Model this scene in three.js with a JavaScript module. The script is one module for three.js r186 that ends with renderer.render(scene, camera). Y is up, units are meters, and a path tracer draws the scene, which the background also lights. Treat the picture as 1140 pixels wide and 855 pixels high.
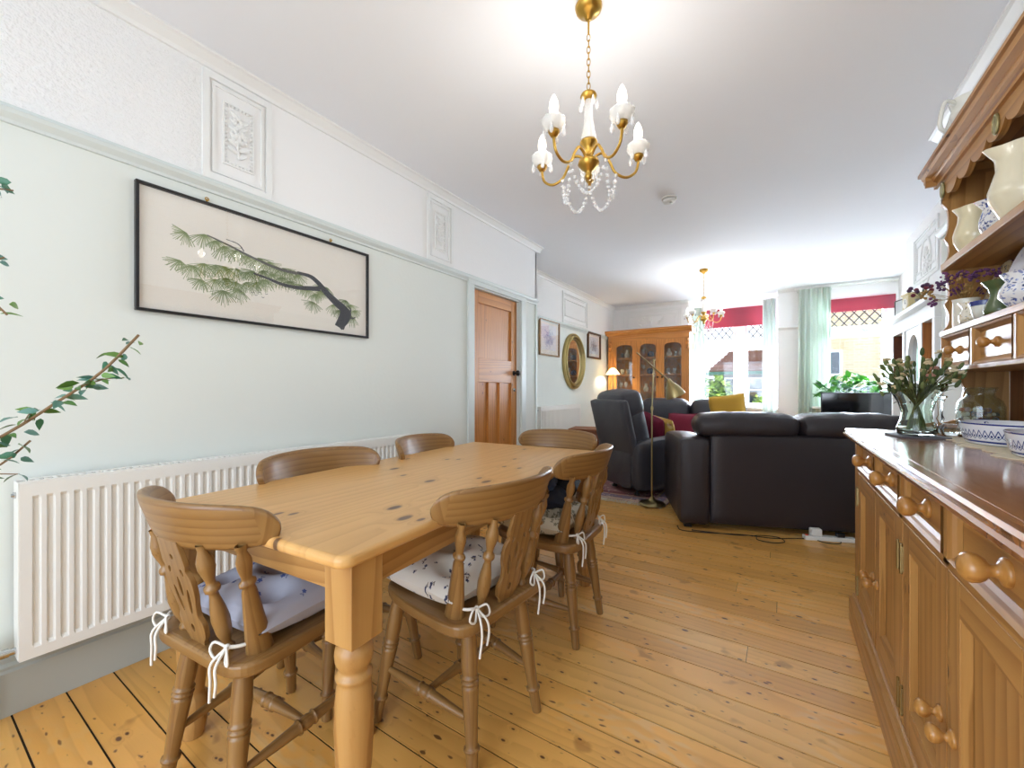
import * as THREE from 'three';
import { RoundedBoxGeometry } from 'three/addons/geometries/RoundedBoxGeometry.js';
import { mergeGeometries, mergeVertices } from 'three/addons/utils/BufferGeometryUtils.js';
import { RectAreaLightUniformsLib } from 'three/addons/lights/RectAreaLightUniformsLib.js';
import { ImprovedNoise } from 'three/addons/math/ImprovedNoise.js';

// ---------------------------------------------------------------- camera, sky, exposure
const scene = new THREE.Scene();
const camera = new THREE.PerspectiveCamera(2 * Math.atan(427.5 / 462) * 180 / Math.PI, 1140 / 855, 0.05, 200);
camera.position.set(0, 1.13, 0);
camera.rotation.y = THREE.MathUtils.degToRad(33);
camera.setViewOffset(1140, 855, 0, -6.5, 1140, 855);

const renderer = new THREE.WebGLRenderer({ antialias: true });
renderer.toneMapping = THREE.LinearToneMapping;
renderer.toneMappingExposure = 2.12;
renderer.shadowMap.enabled = true;
const SKY_STRENGTH = 1.0, BULB = 0.08, FAR_BULB = 0.09;
{ // bright hazy sky, a little bluer overhead
  const w = 64, h = 64, d = new Float32Array(w * h * 4);
  for (let y = 0; y < h; y++) for (let x = 0; x < w; x++) {
    const t = Math.max(0, (y + 0.5) / h * 2 - 1), k = Math.pow(t, 0.6), o = (y * w + x) * 4;
    d[o] = 0.93 - 0.27 * k; d[o + 1] = 1.0 - 0.14 * k; d[o + 2] = 1.08 + 0.06 * k; d[o + 3] = 1;
  }
  const t = new THREE.DataTexture(d, w, h, THREE.RGBAFormat, THREE.FloatType);
  t.mapping = THREE.EquirectangularReflectionMapping; t.magFilter = THREE.LinearFilter; t.needsUpdate = true;
  scene.background = t; scene.backgroundIntensity = SKY_STRENGTH;
}

// daylight entering by the bay, the right-hand window and the garden doors behind the viewer
RectAreaLightUniformsLib.init();
function daylight(x, y, z, w, h, strength, tx, ty, tz) { const l = new THREE.RectAreaLight(new THREE.Color(0.83, 0.96, 1.14), strength, w, h); l.position.set(x, y, z); l.lookAt(tx, ty, tz); scene.add(l); }
daylight(-0.71, 1.75, -8.75, 1.7, 2.1, 24, -0.71, -1.6, 0);
daylight(0.84, 1.75, -8.35, 1.2, 2.0, 19, 0.84, -1.6, 0);
daylight(-0.75, 1.2, 1.66, 2.3, 2.1, 1.85, -0.75, -0.5, -5);

// ---------------------------------------------------------------- helpers
let seed = 12345;
const rnd = () => { seed = (seed + 0x6d2b79f5) | 0; let t = Math.imul(seed ^ (seed >>> 15), 1 | seed); t = (t + Math.imul(t ^ (t >>> 7), 61 | t)) ^ t; return ((t ^ (t >>> 14)) >>> 0) / 4294967296; };
const rr = (a, b) => a + (b - a) * rnd();
const noise = new ImprovedNoise();
const fbm = (x, y, z = 0.3) => noise.noise(x, y, z) + 0.5 * noise.noise(x * 2.1, y * 2.1, z + 3) + 0.25 * noise.noise(x * 4.3, y * 4.3, z + 7);
const V = (x, y, z) => new THREE.Vector3(x, y, z);
const taken = new Map();
function numbered(n) { const k = taken.get(n) ?? 0; taken.set(n, k + 1); return k ? n + '_' + String(k).padStart(3, '0') : n; }
function tag(o, label, category, group) { o.userData.label = label; o.userData.category = category; if (group) o.userData.group = group; return o; }
function thing(name, label, category, pos = [0, 0, 0], turn = 0, group) {
  const o = new THREE.Group(); o.name = numbered(name); o.position.set(...pos); o.rotation.y = turn; scene.add(o);
  return tag(o, label, category, group);
}
function structure(name, pos = [0, 0, 0]) { const o = new THREE.Group(); o.name = name; o.position.set(...pos); o.userData.kind = 'structure'; scene.add(o); return o; }
// a named mesh under parent; w = true: the geometry is given in world axes and moved to an unturned parent's base
function part(name, geo, mat, parent, w = false) {
  if (Array.isArray(geo)) geo = merge(geo);
  if (w) { const p = V(0, 0, 0); for (let q = parent; q && q !== scene; q = q.parent) p.add(q.position); geo.translate(-p.x, -p.y, -p.z); }
  const m = new THREE.Mesh(geo, mat); m.name = name; m.castShadow = m.receiveShadow = true; parent.add(m); return m;
}
function copyOf(o, pos, turn, label, group) {
  const c = o.clone(); c.name = numbered(o.name.replace(/_\d{3}$/, '')); c.position.set(...pos); c.rotation.set(0, turn, 0); scene.add(c);
  c.userData = { ...o.userData, label }; if (group) c.userData.group = group; return c;
}
function flat(g) { return g.index ? g.toNonIndexed() : g; }
function merge(list) {
  list = list.map((g) => { g = flat(g); for (const k of Object.keys(g.attributes)) if (!['position', 'normal', 'uv'].includes(k)) g.deleteAttribute(k); if (!g.attributes.uv) g.setAttribute('uv', new THREE.BufferAttribute(new Float32Array(g.attributes.position.count * 2), 2)); g.clearGroups(); return g; });
  return list.length === 1 ? list[0] : mergeGeometries(list);
}
// box between two corners; bevel rounds the edges
function box(x0, y0, z0, x1, y1, z1, bevel = 0) {
  const a = Math.abs(x1 - x0), b = Math.abs(y1 - y0), c = Math.abs(z1 - z0);
  const g = bevel > 0 ? new RoundedBoxGeometry(a, b, c, 1, Math.min(bevel, a / 2.01, b / 2.01, c / 2.01)) : new THREE.BoxGeometry(a, b, c);
  return g.translate((x0 + x1) / 2, (y0 + y1) / 2, (z0 + z1) / 2);
}
// uv in metres by the side each face looks to; u runs along the grain axis
function grain(g, axis = 'z', du = 0, dv = 0) {
  g = flat(g); const p = g.attributes.position, n = g.attributes.normal, uv = new Float32Array(p.count * 2);
  const A = { x: 0, y: 1, z: 2 }[axis], o = [0, 1, 2].filter((i) => i !== A);
  for (let i = 0; i < p.count; i += 3) {
    const N = [0, 1, 2].map((k) => Math.abs(n.getComponent(i, k) + n.getComponent(i + 1, k) + n.getComponent(i + 2, k)));
    const end = N[A] > N[o[0]] && N[A] > N[o[1]], across = N[o[0]] > N[o[1]] ? o[1] : o[0];
    for (let j = i; j < i + 3; j++) {
      const along = p.getComponent(j, A);
      if (end) { uv[2 * j] = du + p.getComponent(j, o[0]) * 0.15; uv[2 * j + 1] = dv + p.getComponent(j, o[1]); }
      else { uv[2 * j] = du + along; uv[2 * j + 1] = dv + p.getComponent(j, across); }
    }
  }
  g.setAttribute('uv', new THREE.BufferAttribute(uv, 2)); return g;
}
function lathe(profile, seg = 16) { return new THREE.LatheGeometry(profile.map(([r, y]) => new THREE.Vector2(Math.max(r, 0.0001), y)), seg); }
// a turned piece from a to b; profile is [radius, share of the way]
function turned(a, b, profile, seg = 12, sx = 1, sz = 1) {
  const d = b.clone().sub(a), L = d.length(), g = grain(lathe(profile.map(([r, t]) => [r, t * L]), seg), 'y', rr(0, 2), rr(0, 1));
  g.scale(sx, 1, sz); g.applyQuaternion(new THREE.Quaternion().setFromUnitVectors(V(0, 1, 0), d.normalize())); return g.translate(a.x, a.y, a.z);
}
function tube(pts, r, seg = 24, rad = 6, closed = false) { return new THREE.TubeGeometry(new THREE.CatmullRomCurve3(pts, closed), seg, r, rad, closed); }
function bar(a, b, r, rad = 8) { const d = b.clone().sub(a), g = new THREE.CylinderGeometry(r, r, d.length(), rad); g.translate(0, d.length() / 2, 0); g.applyQuaternion(new THREE.Quaternion().setFromUnitVectors(V(0, 1, 0), d.clone().normalize())); return g.translate(a.x, a.y, a.z); }
function shape(pts) { return new THREE.Shape(pts.map(([x, y]) => new THREE.Vector2(x, y))); }
function extrude(s, depth, bevel = 0, curve = 8) { return new THREE.ExtrudeGeometry(s, { depth, bevelEnabled: bevel > 0, bevelSize: bevel, bevelThickness: bevel, bevelSegments: 2, curveSegments: curve }); }
// closed surface through rings of points
function loft(rings, capped = true) {
  const n = rings[0].length, pos = [], idx = [];
  for (const r of rings) for (const p of r) pos.push(p.x, p.y, p.z);
  for (let i = 0; i + 1 < rings.length; i++) for (let j = 0; j < n; j++) { const a = i * n + j, b = i * n + (j + 1) % n, c = a + n, d = b + n; idx.push(a, b, c, b, d, c); }
  if (capped) for (const i of [0, rings.length - 1]) {
    const m = rings[i].reduce((s, p) => s.add(p), V(0, 0, 0)).multiplyScalar(1 / n), k = pos.length / 3; pos.push(m.x, m.y, m.z);
    for (let j = 0; j < n; j++) { const a = i * n + j, b = i * n + (j + 1) % n; i ? idx.push(a, b, k) : idx.push(b, a, k); }
  }
  const g = new THREE.BufferGeometry(); g.setAttribute('position', new THREE.Float32BufferAttribute(pos, 3)); g.setIndex(idx); g.computeVertexNormals();
  g.setAttribute('uv', new THREE.Float32BufferAttribute(new Float32Array(pos.length / 3 * 2), 2)); return g;
}
// soft pad: superellipse outline a x b, thick t, dented at tufts
function pillow(a, b, t, power = 3, tufts = [], n = 28, sag = 0) {
  const pos = [], uv = [], idx = [];
  for (const s of [1, -1]) for (let i = 0; i <= n; i++) for (let j = 0; j <= n; j++) {
    const u = i / n * 2 - 1, v = j / n * 2 - 1;
    const e = Math.pow(Math.max(0, 1 - Math.pow(Math.abs(u), power)), 0.5) * Math.pow(Math.max(0, 1 - Math.pow(Math.abs(v), power)), 0.5);
    const pinch = 1 - 0.05 * (Math.pow(u, 4) * 0 + (1 - v * v) * u * u + (1 - u * u) * v * v);
    let h = t / 2 * e; for (const [x, z] of tufts) h -= t * 0.5 * e * Math.exp(-((u - x) ** 2 + (v - z) ** 2) / 0.045);
    pos.push(u * a / 2 * pinch, s * h - sag * (u * u + v * v), v * b / 2 * pinch); uv.push(u * a / 2, v * b / 2);
  }
  const m = (n + 1) ** 2;
  for (let s = 0; s < 2; s++) for (let i = 0; i < n; i++) for (let j = 0; j < n; j++) { const k = s * m + i * (n + 1) + j, l = k + n + 1; s ? idx.push(k, l, k + 1, l, l + 1, k + 1) : idx.push(k, k + 1, l, l, k + 1, l + 1); }
  const g = new THREE.BufferGeometry(); g.setAttribute('position', new THREE.Float32BufferAttribute(pos, 3)); g.setAttribute('uv', new THREE.Float32BufferAttribute(uv, 2)); g.setIndex(idx); g.computeVertexNormals(); return g;
}
// leather-like cushion block: rounded box with bulge and wrinkles
function puffy(w, h, d, r, bulge = 0.02, wr = 0.004, sd = 0) {
  const g = new RoundedBoxGeometry(w, h, d, 6, r), p = g.attributes.position;
  const sub = mergeVertices(subdivideBox(w, h, d, r)), q = sub.attributes.position;
  for (let i = 0; i < q.count; i++) {
    const x = q.getX(i), y = q.getY(i), z = q.getZ(i), u = 2 * x / w, v = 2 * y / h, t = 2 * z / d;
    const k = fbm(x * 9 + sd, y * 9 + sd, z * 9) * wr;
    q.setXYZ(i, x * (1 + bulge / w * (1 - v * v) * (1 - t * t)) + k, y + Math.sign(y) * bulge * (1 - u * u) * (1 - t * t) + k, z + Math.sign(z) * bulge * (1 - u * u) * (1 - v * v) + k);
  }
  sub.computeVertexNormals(); return sub;
}
function subdivideBox(w, h, d, r) {
  const n = (l) => Math.max(6, Math.round(l / 0.05)), g = new THREE.BoxGeometry(w, h, d, n(w), n(h), n(d)), p = g.attributes.position;
  for (let i = 0; i < p.count; i++) {
    const c = V(p.getX(i), p.getY(i), p.getZ(i)), q = V(THREE.MathUtils.clamp(c.x, -w / 2 + r, w / 2 - r), THREE.MathUtils.clamp(c.y, -h / 2 + r, h / 2 - r), THREE.MathUtils.clamp(c.z, -d / 2 + r, d / 2 - r));
    const e = c.clone().sub(q); if (e.length() > 1e-9) { e.normalize().multiplyScalar(r); c.copy(q).add(e); } p.setXYZ(i, c.x, c.y, c.z);
  }
  g.deleteAttribute('normal'); return g;
}
function leafShape(len, wid, bend = 0.15, seg = 4) { // a folded, bent leaf blade with thickness-free edges, lying along +x
  const rings = []; const pos = [], idx = [];
  for (let i = 0; i <= seg; i++) { const t = i / seg, w = wid * Math.sin(Math.PI * Math.pow(t, 0.8)) * 0.5 + 0.0004, y = -bend * len * t * t; pos.push(t * len, y + w * 0.35, -w, t * len, y, 0, t * len, y + w * 0.35, w); }
  for (let i = 0; i < seg; i++) { const k = 3 * i; idx.push(k, k + 1, k + 3, k + 1, k + 4, k + 3, k + 1, k + 2, k + 4, k + 2, k + 5, k + 4); }
  const g = new THREE.BufferGeometry(); g.setAttribute('position', new THREE.Float32BufferAttribute(pos, 3)); g.setIndex(idx); g.computeVertexNormals(); g.setAttribute('uv', new THREE.Float32BufferAttribute(new Float32Array(pos.length / 3 * 2), 2)); return g;
}
const place = (g, pos, rx = 0, ry = 0, rz = 0, s = 1) => g.clone().applyMatrix4(new THREE.Matrix4().compose(V(...pos), new THREE.Quaternion().setFromEuler(new THREE.Euler(rx, ry, rz, 'YXZ')), typeof s === 'number' ? V(s, s, s) : V(...s)));

// ---------------------------------------------------------------- textures
function dataTex(w, h, fn, srgb = true, wrap = THREE.MirroredRepeatWrapping) {
  const d = new Uint8Array(w * h * 4);
  for (let y = 0; y < h; y++) for (let x = 0; x < w; x++) { const c = fn((x + 0.5) / w, (y + 0.5) / h), o = (y * w + x) * 4; d[o] = THREE.MathUtils.clamp(c[0], 0, 1) * 255; d[o + 1] = THREE.MathUtils.clamp(c[1], 0, 1) * 255; d[o + 2] = THREE.MathUtils.clamp(c[2], 0, 1) * 255; d[o + 3] = 255; }
  const t = new THREE.DataTexture(d, w, h, THREE.RGBAFormat); t.magFilter = THREE.LinearFilter; t.minFilter = THREE.LinearFilter; t.wrapS = t.wrapT = wrap; if (srgb) t.colorSpace = THREE.SRGBColorSpace; t.needsUpdate = true; return t;
}
function canvasTex(w, h, draw, wrap = THREE.ClampToEdgeWrapping) {
  const c = document.createElement('canvas'); c.width = w; c.height = h; draw(c.getContext('2d'), w, h);
  const t = new THREE.CanvasTexture(c); t.colorSpace = THREE.SRGBColorSpace; t.wrapS = t.wrapT = wrap; return t;
}
const mixc = (a, b, t) => [a[0] + (b[0] - a[0]) * t, a[1] + (b[1] - a[1]) * t, a[2] + (b[2] - a[2]) * t];
// plain-sawn pine, U x Vv metres; knots are [u, v, radius] in metres
function pineTex(w, h, U, Vv, { light = [0.83, 0.66, 0.42], dark = [0.62, 0.43, 0.23], knot = [0.33, 0.2, 0.12], knots = [], rings = 26, z = 0, contrast = 0.75, specks = 0, boards = 0 } = {}) {
  return dataTex(w, h, (s, t) => {
    const u = s * U, v = t * Vv; let zz = z, vv = v;
    if (boards) { const b = Math.floor(v / boards); zz += b * 5.7; vv = v - b * boards; }
    let f = vv * rings * 0.75 + 3.2 * noise.noise(u * 0.45, vv * 3.1, zz + 2) + 1.1 * noise.noise(u * 0.9, vv * 7, zz) + 0.25 * noise.noise(u * 3, vv * 20, zz + 5), kd = 0, halo = 0;
    for (const [ku, kv, kr] of knots) {
      const a = (u - ku) / (kr * 1.9), b = (v - kv) / kr, r2 = a * a + b * b;
      if (r2 < 40) { f += 2.2 * Math.exp(-r2 / 6) * Math.sign(b || 1); kd = Math.max(kd, 1 - Math.min(1, Math.max(0, (Math.sqrt(r2) - 0.75) / 0.5))); halo = Math.max(halo, Math.exp(-r2 / 5)); }
    }
    const fr = f - Math.floor(f), ring = Math.pow(fr, 2.2) * (1 - Math.max(0, fr - 0.93) / 0.07);
    const fibre = 0.5 + 0.5 * noise.noise(u * 10, v * 300, zz + 9), patch = 0.5 + 0.5 * fbm(u * 1.3, v * 6, zz + 20);
    let c = mixc(light, dark, contrast * (0.72 * ring + 0.18 * fibre + 0.3 * (patch - 0.5)));
    if (boards) { const b = Math.floor(v / boards); const m = 1 + 0.05 * Math.sin(b * 12.9 + 1); c = [c[0] * m, c[1] * m, c[2] * m]; }
    c = mixc(c, dark, halo * 0.35); c = mixc(c, knot, kd * 0.85);
    if (specks) { const n2 = noise.noise(u * 22, v * 60, zz + 40); if (n2 > 0.56) c = mixc(c, knot, Math.min(1, (n2 - 0.56) * 9) * specks); }
    return c;
  });
}
function repeatPer(t, U, Vv) { t.repeat.set(1 / U, 1 / Vv); return t; }
const someKnots = (n, U, Vv, a, b) => Array.from({ length: n }, () => [rr(0, U), rr(0, Vv), rr(a, b)]);
const TX = {};
TX.pine = repeatPer(pineTex(1024, 512, 2, 0.5, { knots: someKnots(6, 2, 0.5, 0.003, 0.006), rings: 42, contrast: 0.8 }), 2, 0.5);
TX.dresser = repeatPer(pineTex(1024, 512, 2, 0.5, { light: [0.78, 0.61, 0.38], dark: [0.56, 0.385, 0.2], knots: someKnots(8, 2, 0.5, 0.004, 0.008), rings: 34, z: 3.3, contrast: 0.9 }), 2, 0.5);
TX.floor = repeatPer(dataTexFloor(), 3.2, 1.05);
function dataTexFloor() {
  const W = 2048, H = 672, U = 3.2, Vv = 1.05, knots = [...someKnots(110, U, Vv, 0.0022, 0.0045), ...someKnots(16, U, Vv, 0.005, 0.0075)];
  const base = pineTex(W, H, U, Vv, { light: [0.95, 0.745, 0.42], dark: [0.8, 0.575, 0.28], knots, rings: 26, z: 8.1, contrast: 0.55, specks: 0.7 });
  const d = base.image.data;
  for (let y = 0; y < H; y++) for (let x = 0; x < W; x++) { // scuffed, bleached patches where the old varnish is worn off, and darker varnish left over
    const u = x / W * U, v = y / H * Vv, o = (y * W + x) * 4;
    const a = fbm(u * 2.2, v * 3.1, 60), b = noise.noise(u * 16, v * 40, 61), c = fbm(u * 7, v * 9, 64);
    let k = 1 + 0.05 * a; if (a > 0.1 && b > -0.1) { const t = Math.min(1, (a - 0.1) * 3) * Math.min(1, (b + 0.1) * 3) * 0.42; d[o] += (225 - d[o]) * t; d[o + 1] += (198 - d[o + 1]) * t; d[o + 2] += (158 - d[o + 2]) * t; }
    if (c > 0.5) { const t = Math.min(1, (c - 0.5) * 4) * 0.5; d[o] *= 1 - 0.28 * t; d[o + 1] *= 1 - 0.36 * t; d[o + 2] *= 1 - 0.45 * t; }
    for (let i = 0; i < 3; i++) d[o + i] = Math.min(255, d[o + i] * k);
  }
  return base;
}
TX.anaglypta = dataTex(512, 512, (s, t) => { const a = noise.noise(s * 46, t * 46, 1), b = noise.noise(s * 110, t * 110, 2); const k = 0.5 + 0.4 * a + 0.25 * b; return [k, k, k]; }, false);
TX.anaglypta.repeat.set(1 / 0.7, 1 / 0.7);
TX.plaster = dataTex(512, 512, (s, t) => { const k = 0.5 + 0.3 * fbm(s * 9, t * 9, 5) + 0.2 * noise.noise(s * 90, t * 90, 6); return [k, k, k]; }, false);
TX.plaster.repeat.set(0.5, 0.5);
TX.leather = dataTex(256, 256, (s, t) => { const k = 0.5 + 0.35 * noise.noise(s * 60, t * 60, 3) + 0.3 * noise.noise(s * 24, t * 24, 8); return [k, k, k]; }, false);
TX.leather.repeat.set(4, 4);

// ---------------------------------------------------------------- materials
const std = (color, roughness = 0.6, extra = {}) => new THREE.MeshStandardMaterial({ color, roughness, ...extra });
const phys = (color, roughness, extra = {}) => new THREE.MeshPhysicalMaterial({ color, roughness, ...extra });
const M = {
  wallGreen: std('#e8ece5', 0.85, { bumpMap: TX.plaster, bumpScale: 0.0012 }),
  wallWhite: std('#f8f7f5', 0.85, { bumpMap: TX.plaster, bumpScale: 0.001 }),
  wallEmbossed: std('#f8f7f5', 0.8, { bumpMap: TX.anaglypta, bumpScale: 0.0065 }),
  ceiling: std('#f5f7fb', 0.9, { bumpMap: TX.plaster, bumpScale: 0.0008 }),
  trimGreen: std('#dce3df', 0.45),
  trimWhite: std('#f4f4f1', 0.4),
  skirting: std('#b9bdb6', 0.5),
  upvc: std('#e9ebeb', 0.3),
  glass: phys('#ffffff', 0.0, { transmission: 1, thickness: 0, ior: 1.5 }),
  pine: std('#ffffff', 0.42, { map: TX.pine }),
  doorPine: std('#ffdcb4', 0.4, { map: TX.pine }),
  dresser: phys('#f3e8d6', 0.4, { map: TX.dresser, clearcoat: 0.15, clearcoatRoughness: 0.3 }),
  chair: phys('#b3aa9c', 0.36, { map: TX.pine, clearcoat: 0.15, clearcoatRoughness: 0.25 }),
  gap: std('#2c2118', 0.95),
  brass: std('#bd9748', 0.28, { metalness: 1 }),
  antique: std('#a39368', 0.32, { metalness: 1 }),
  chrome: std('#c9ccce', 0.15, { metalness: 1 }),
  iron: std('#2c2a28', 0.4, { metalness: 0.8 }),
  black: std('#17171a', 0.35),
  radiator: std('#f3f1ea', 0.3),
  red: std('#a8414f', 0.85),
};
const boardMats = ['#ffffff', '#f6eee2', '#fff8ee', '#eee4d6', '#fbf4ea', '#f8ead4'].map((c) => phys(c, 0.34, { map: TX.floor, clearcoat: 0.25, clearcoatRoughness: 0.28 }));
// ---------------------------------------------------------------- the room
const XL = -2.265, ZN = -3.98, XF = -2.72, ZF = -7.78, XR = 0.83, ZR = -3.6, XA = 1.37, H = 2.7, ZB = 1.7, RAIL = 2.06, TH = 0.2;
const BX0 = -1.37, BX1 = -0.05, ZW = -8.33;   // the bay
const DZ0 = -2.86, DZ1 = -3.64, DH = 2.05;     // the door opening
{ // floor: boards across the room on a dark underlay
  const f = structure('floor');
  part('underlay', [box(XL - 0.25, -0.12, ZB + 0.2, XA + 0.25, -0.0042, ZF - 0.8)], M.gap, f);
  part('underlay', [box(XF - 0.2, -0.12, ZN + 0.15, XL - 0.25, -0.0042, ZF - 0.8)], M.gap, f);
  const P = 0.1315, Z0 = -1.446;
  for (let k = -Math.floor((ZB - Z0) / P) - 1; k < 52; k++) {
    const z1 = Z0 - k * P, z0 = z1 - P; if (z0 > ZB + 0.05 || z1 < ZW - 0.1) continue;
    const mid = (z0 + z1) / 2, x0 = mid > ZN ? XL - 0.02 : mid > ZF ? XF - 0.02 : BX0 - 0.02, x1 = mid > ZR ? XR + 0.02 : mid > ZF ? XA + 0.02 : BX1 + 0.02;
    const cuts = [x0]; if (k === 1) cuts.push(-1.9); if (k === 8) cuts.push(-0.02); if (k % 6 === 3) cuts.push(x0 + (x1 - x0) * rr(0.25, 0.45)); if (k % 5 === 4) cuts.push(x0 + (x1 - x0) * rr(0.55, 0.8)); cuts.push(x1);
    for (let i = 0; i + 1 < cuts.length; i++) {
      const g = box(cuts[i] + 0.0008, -0.0045, z0 + 0.003, cuts[i + 1] - 0.0012, rr(-0.0008, 0), z1 - 0.003);
      part('board', grain(g, 'x', rr(0, 3.2), rr(0, 1)), boardMats[Math.floor(rnd() * boardMats.length)], f);
    }
  }
}
{ const c = structure('ceiling'); part('ceiling_plaster', grain(box(XF - 0.2, H, ZB + 0.2, XA + 0.2, H + 0.12, ZW - 0.2), 'z'), M.ceiling, c);
  // picture-rail height runs in picture_rail; a coved moulding closes wall and ceiling
  const cove = (len) => { const s = shape([[0, 0], [0, -0.055], [0.012, -0.055], [0.018, -0.04], [0.045, -0.014], [0.06, -0.01], [0.06, 0]]); return extrude(s, len); };
  const run = (x, z, len, turn) => { const g = cove(len); g.rotateY(turn); g.translate(x, H, z); part('cornice', g, M.trimWhite, c); };
  run(XL, ZN - 0.06, ZB - ZN + 0.06, 0); run(XF, ZF, ZN - ZF, 0); run(XR, ZB, ZB - ZR, Math.PI); run(BX0, ZF, BX0 - XF - 0.06, -Math.PI / 2); run(XA, ZF, XA - BX1, -Math.PI / 2);
}
// wall pieces: green (or white) below the picture rail, white above
function wallBox(w, x0, x1, z0, z1, { lower = M.wallGreen, upper = M.wallWhite, y0 = 0, y1 = H, axis = 'z' } = {}) {
  if (y0 < RAIL) part('lower_wall', grain(box(x0, y0, z0, x1, Math.min(RAIL, y1), z1), axis), lower, w);
  if (y1 > RAIL) part('frieze', grain(box(x0, Math.max(RAIL, y0), z0, x1, y1, z1), axis), upper, w);
}
const railShape = shape([[0, 0], [0.012, 0], [0.014, 0.012], [0.03, 0.03], [0.034, 0.045], [0.022, 0.052], [0.02, 0.062], [0, 0.066]]);
const skirtShape = shape([[0, 0], [0.022, 0], [0.022, 0.15], [0.016, 0.158], [0.016, 0.168], [0.008, 0.18], [0.006, 0.195], [0, 0.2]]);
function moulding(name, s, x, y, z, len, turn, mat, parent) { const g = extrude(s, len); g.rotateY(turn); g.translate(x, y, z); return part(name, g, mat, parent); }
const wl = structure('wall_left'), wf = structure('wall_left_front'), wfar = structure('wall_far'), wr = structure('wall_right'), wb = structure('wall_back');
wallBox(wl, XL - TH, XL, ZB + 0.2, -0.832, { upper: M.wallEmbossed }); wallBox(wl, XL - TH, XL, -0.832, DZ0);
wallBox(wl, XL - TH, XL, DZ0, DZ1, { y0: DH }); wallBox(wl, XL - TH, XL, DZ1, ZN);
part('hall_wall', box(XL - 1.3, 0, -2.4, XL - 1.25, 2.5, -4.0), M.wallGreen, wl); // dark hall beyond is closed by the door
wallBox(wf, XF - TH, XF, ZN, ZF - 0.2); part('nib', box(XF - 0.0, 0, ZN + 0.001, XL - 0.19, H, ZN + 0.12), M.wallGreen, wf);
part('nib_face', box(XF, 0, ZN, XL, H, ZN + 0.02), M.wallWhite, wf);
// far wall and bay
wallBox(wfar, XF, BX0, ZF - TH, ZF, { axis: 'x' }); wallBox(wfar, BX1, 0.42, ZF - TH, ZF, { axis: 'x', lower: M.wallWhite });
wallBox(wfar, 0.42, 1.26, ZF - TH, ZF, { axis: 'x', y1: 0.86, lower: M.wallWhite }); wallBox(wfar, 0.42, 1.26, ZF - TH, ZF, { axis: 'x', y0: 2.5 }); wallBox(wfar, 1.26, XA + TH, ZF - TH, ZF, { axis: 'x', lower: M.wallWhite });
wallBox(wfar, BX0 - 0.12, BX0, ZW - 0.1, ZF - TH, { lower: M.wallWhite }); wallBox(wfar, BX1, BX1 + 0.12, ZW - 0.1, ZF - TH, { lower: M.wallWhite });
part('bay_lower_wall', box(BX0, 0, ZW - 0.1, BX1, 0.84, ZW + 0.05), M.wallWhite, wfar); part('bay_header', box(BX0, 2.6, ZW - 0.1, BX1, H, ZW + 0.05), M.wallWhite, wfar);
// right wall, chimney breast
wallBox(wr, XR, XR + TH, ZB + 0.2, ZR, {}); part('nib_end', box(XR + TH, 0, ZR, XA + TH, H, ZR + 0.15), M.wallWhite, wr); wallBox(wr, XA, XA + TH, ZR, ZF, {});
const BRX = 1.1, BRZ0 = -4.1, BRZ1 = -5.95;
part('chimney_breast', grain(box(BRX, 0, BRZ1, XA, H, BRZ0), 'z'), M.wallWhite, wr);
// back wall with wide glazed garden doors
const GX0 = -1.95, GX1 = 0.45, GH = 2.25;
wallBox(wb, XL - TH, GX0, ZB, ZB + TH, { axis: 'x' }); wallBox(wb, GX1, XR + TH, ZB, ZB + TH, { axis: 'x' }); wallBox(wb, GX0, GX1, ZB, ZB + TH, { axis: 'x', y0: GH });
// skirting and rail
{ const b = structure('baseboard_left'); moulding('skirting_board', skirtShape, XL, 0, DZ0 + 0.09, ZB - DZ0 - 0.09, 0, M.skirting, b); moulding('skirting_board', skirtShape, XL, 0, ZN, DZ1 - 0.09 - ZN, 0, M.skirting, b); moulding('skirting_board', skirtShape, XF, 0, ZF, ZN - ZF, 0, M.skirting, b);
  const r = structure('baseboard_right'); moulding('skirting_board', skirtShape, XR, 0, ZB, ZB - ZR, Math.PI, M.skirting, r);
  const t = structure('trim_1'); moulding('picture_rail', railShape, XL, RAIL, ZN, ZB - ZN, 0, M.trimGreen, t); moulding('picture_rail', railShape, XF, RAIL, ZF, ZN - ZF, 0, M.trimGreen, t);
  const t2 = structure('trim_2'); moulding('picture_rail', railShape, XR, RAIL, ZB, ZB - ZR, Math.PI, M.trimGreen, t2);
  moulding('picture_rail', railShape, 0.42, RAIL, ZF, 0.42 - BX1, -Math.PI / 2, M.trimWhite, t2); moulding('picture_rail', railShape, BX0, RAIL, ZF, BX0 - XF, -Math.PI / 2, M.trimGreen, t2);
}
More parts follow.
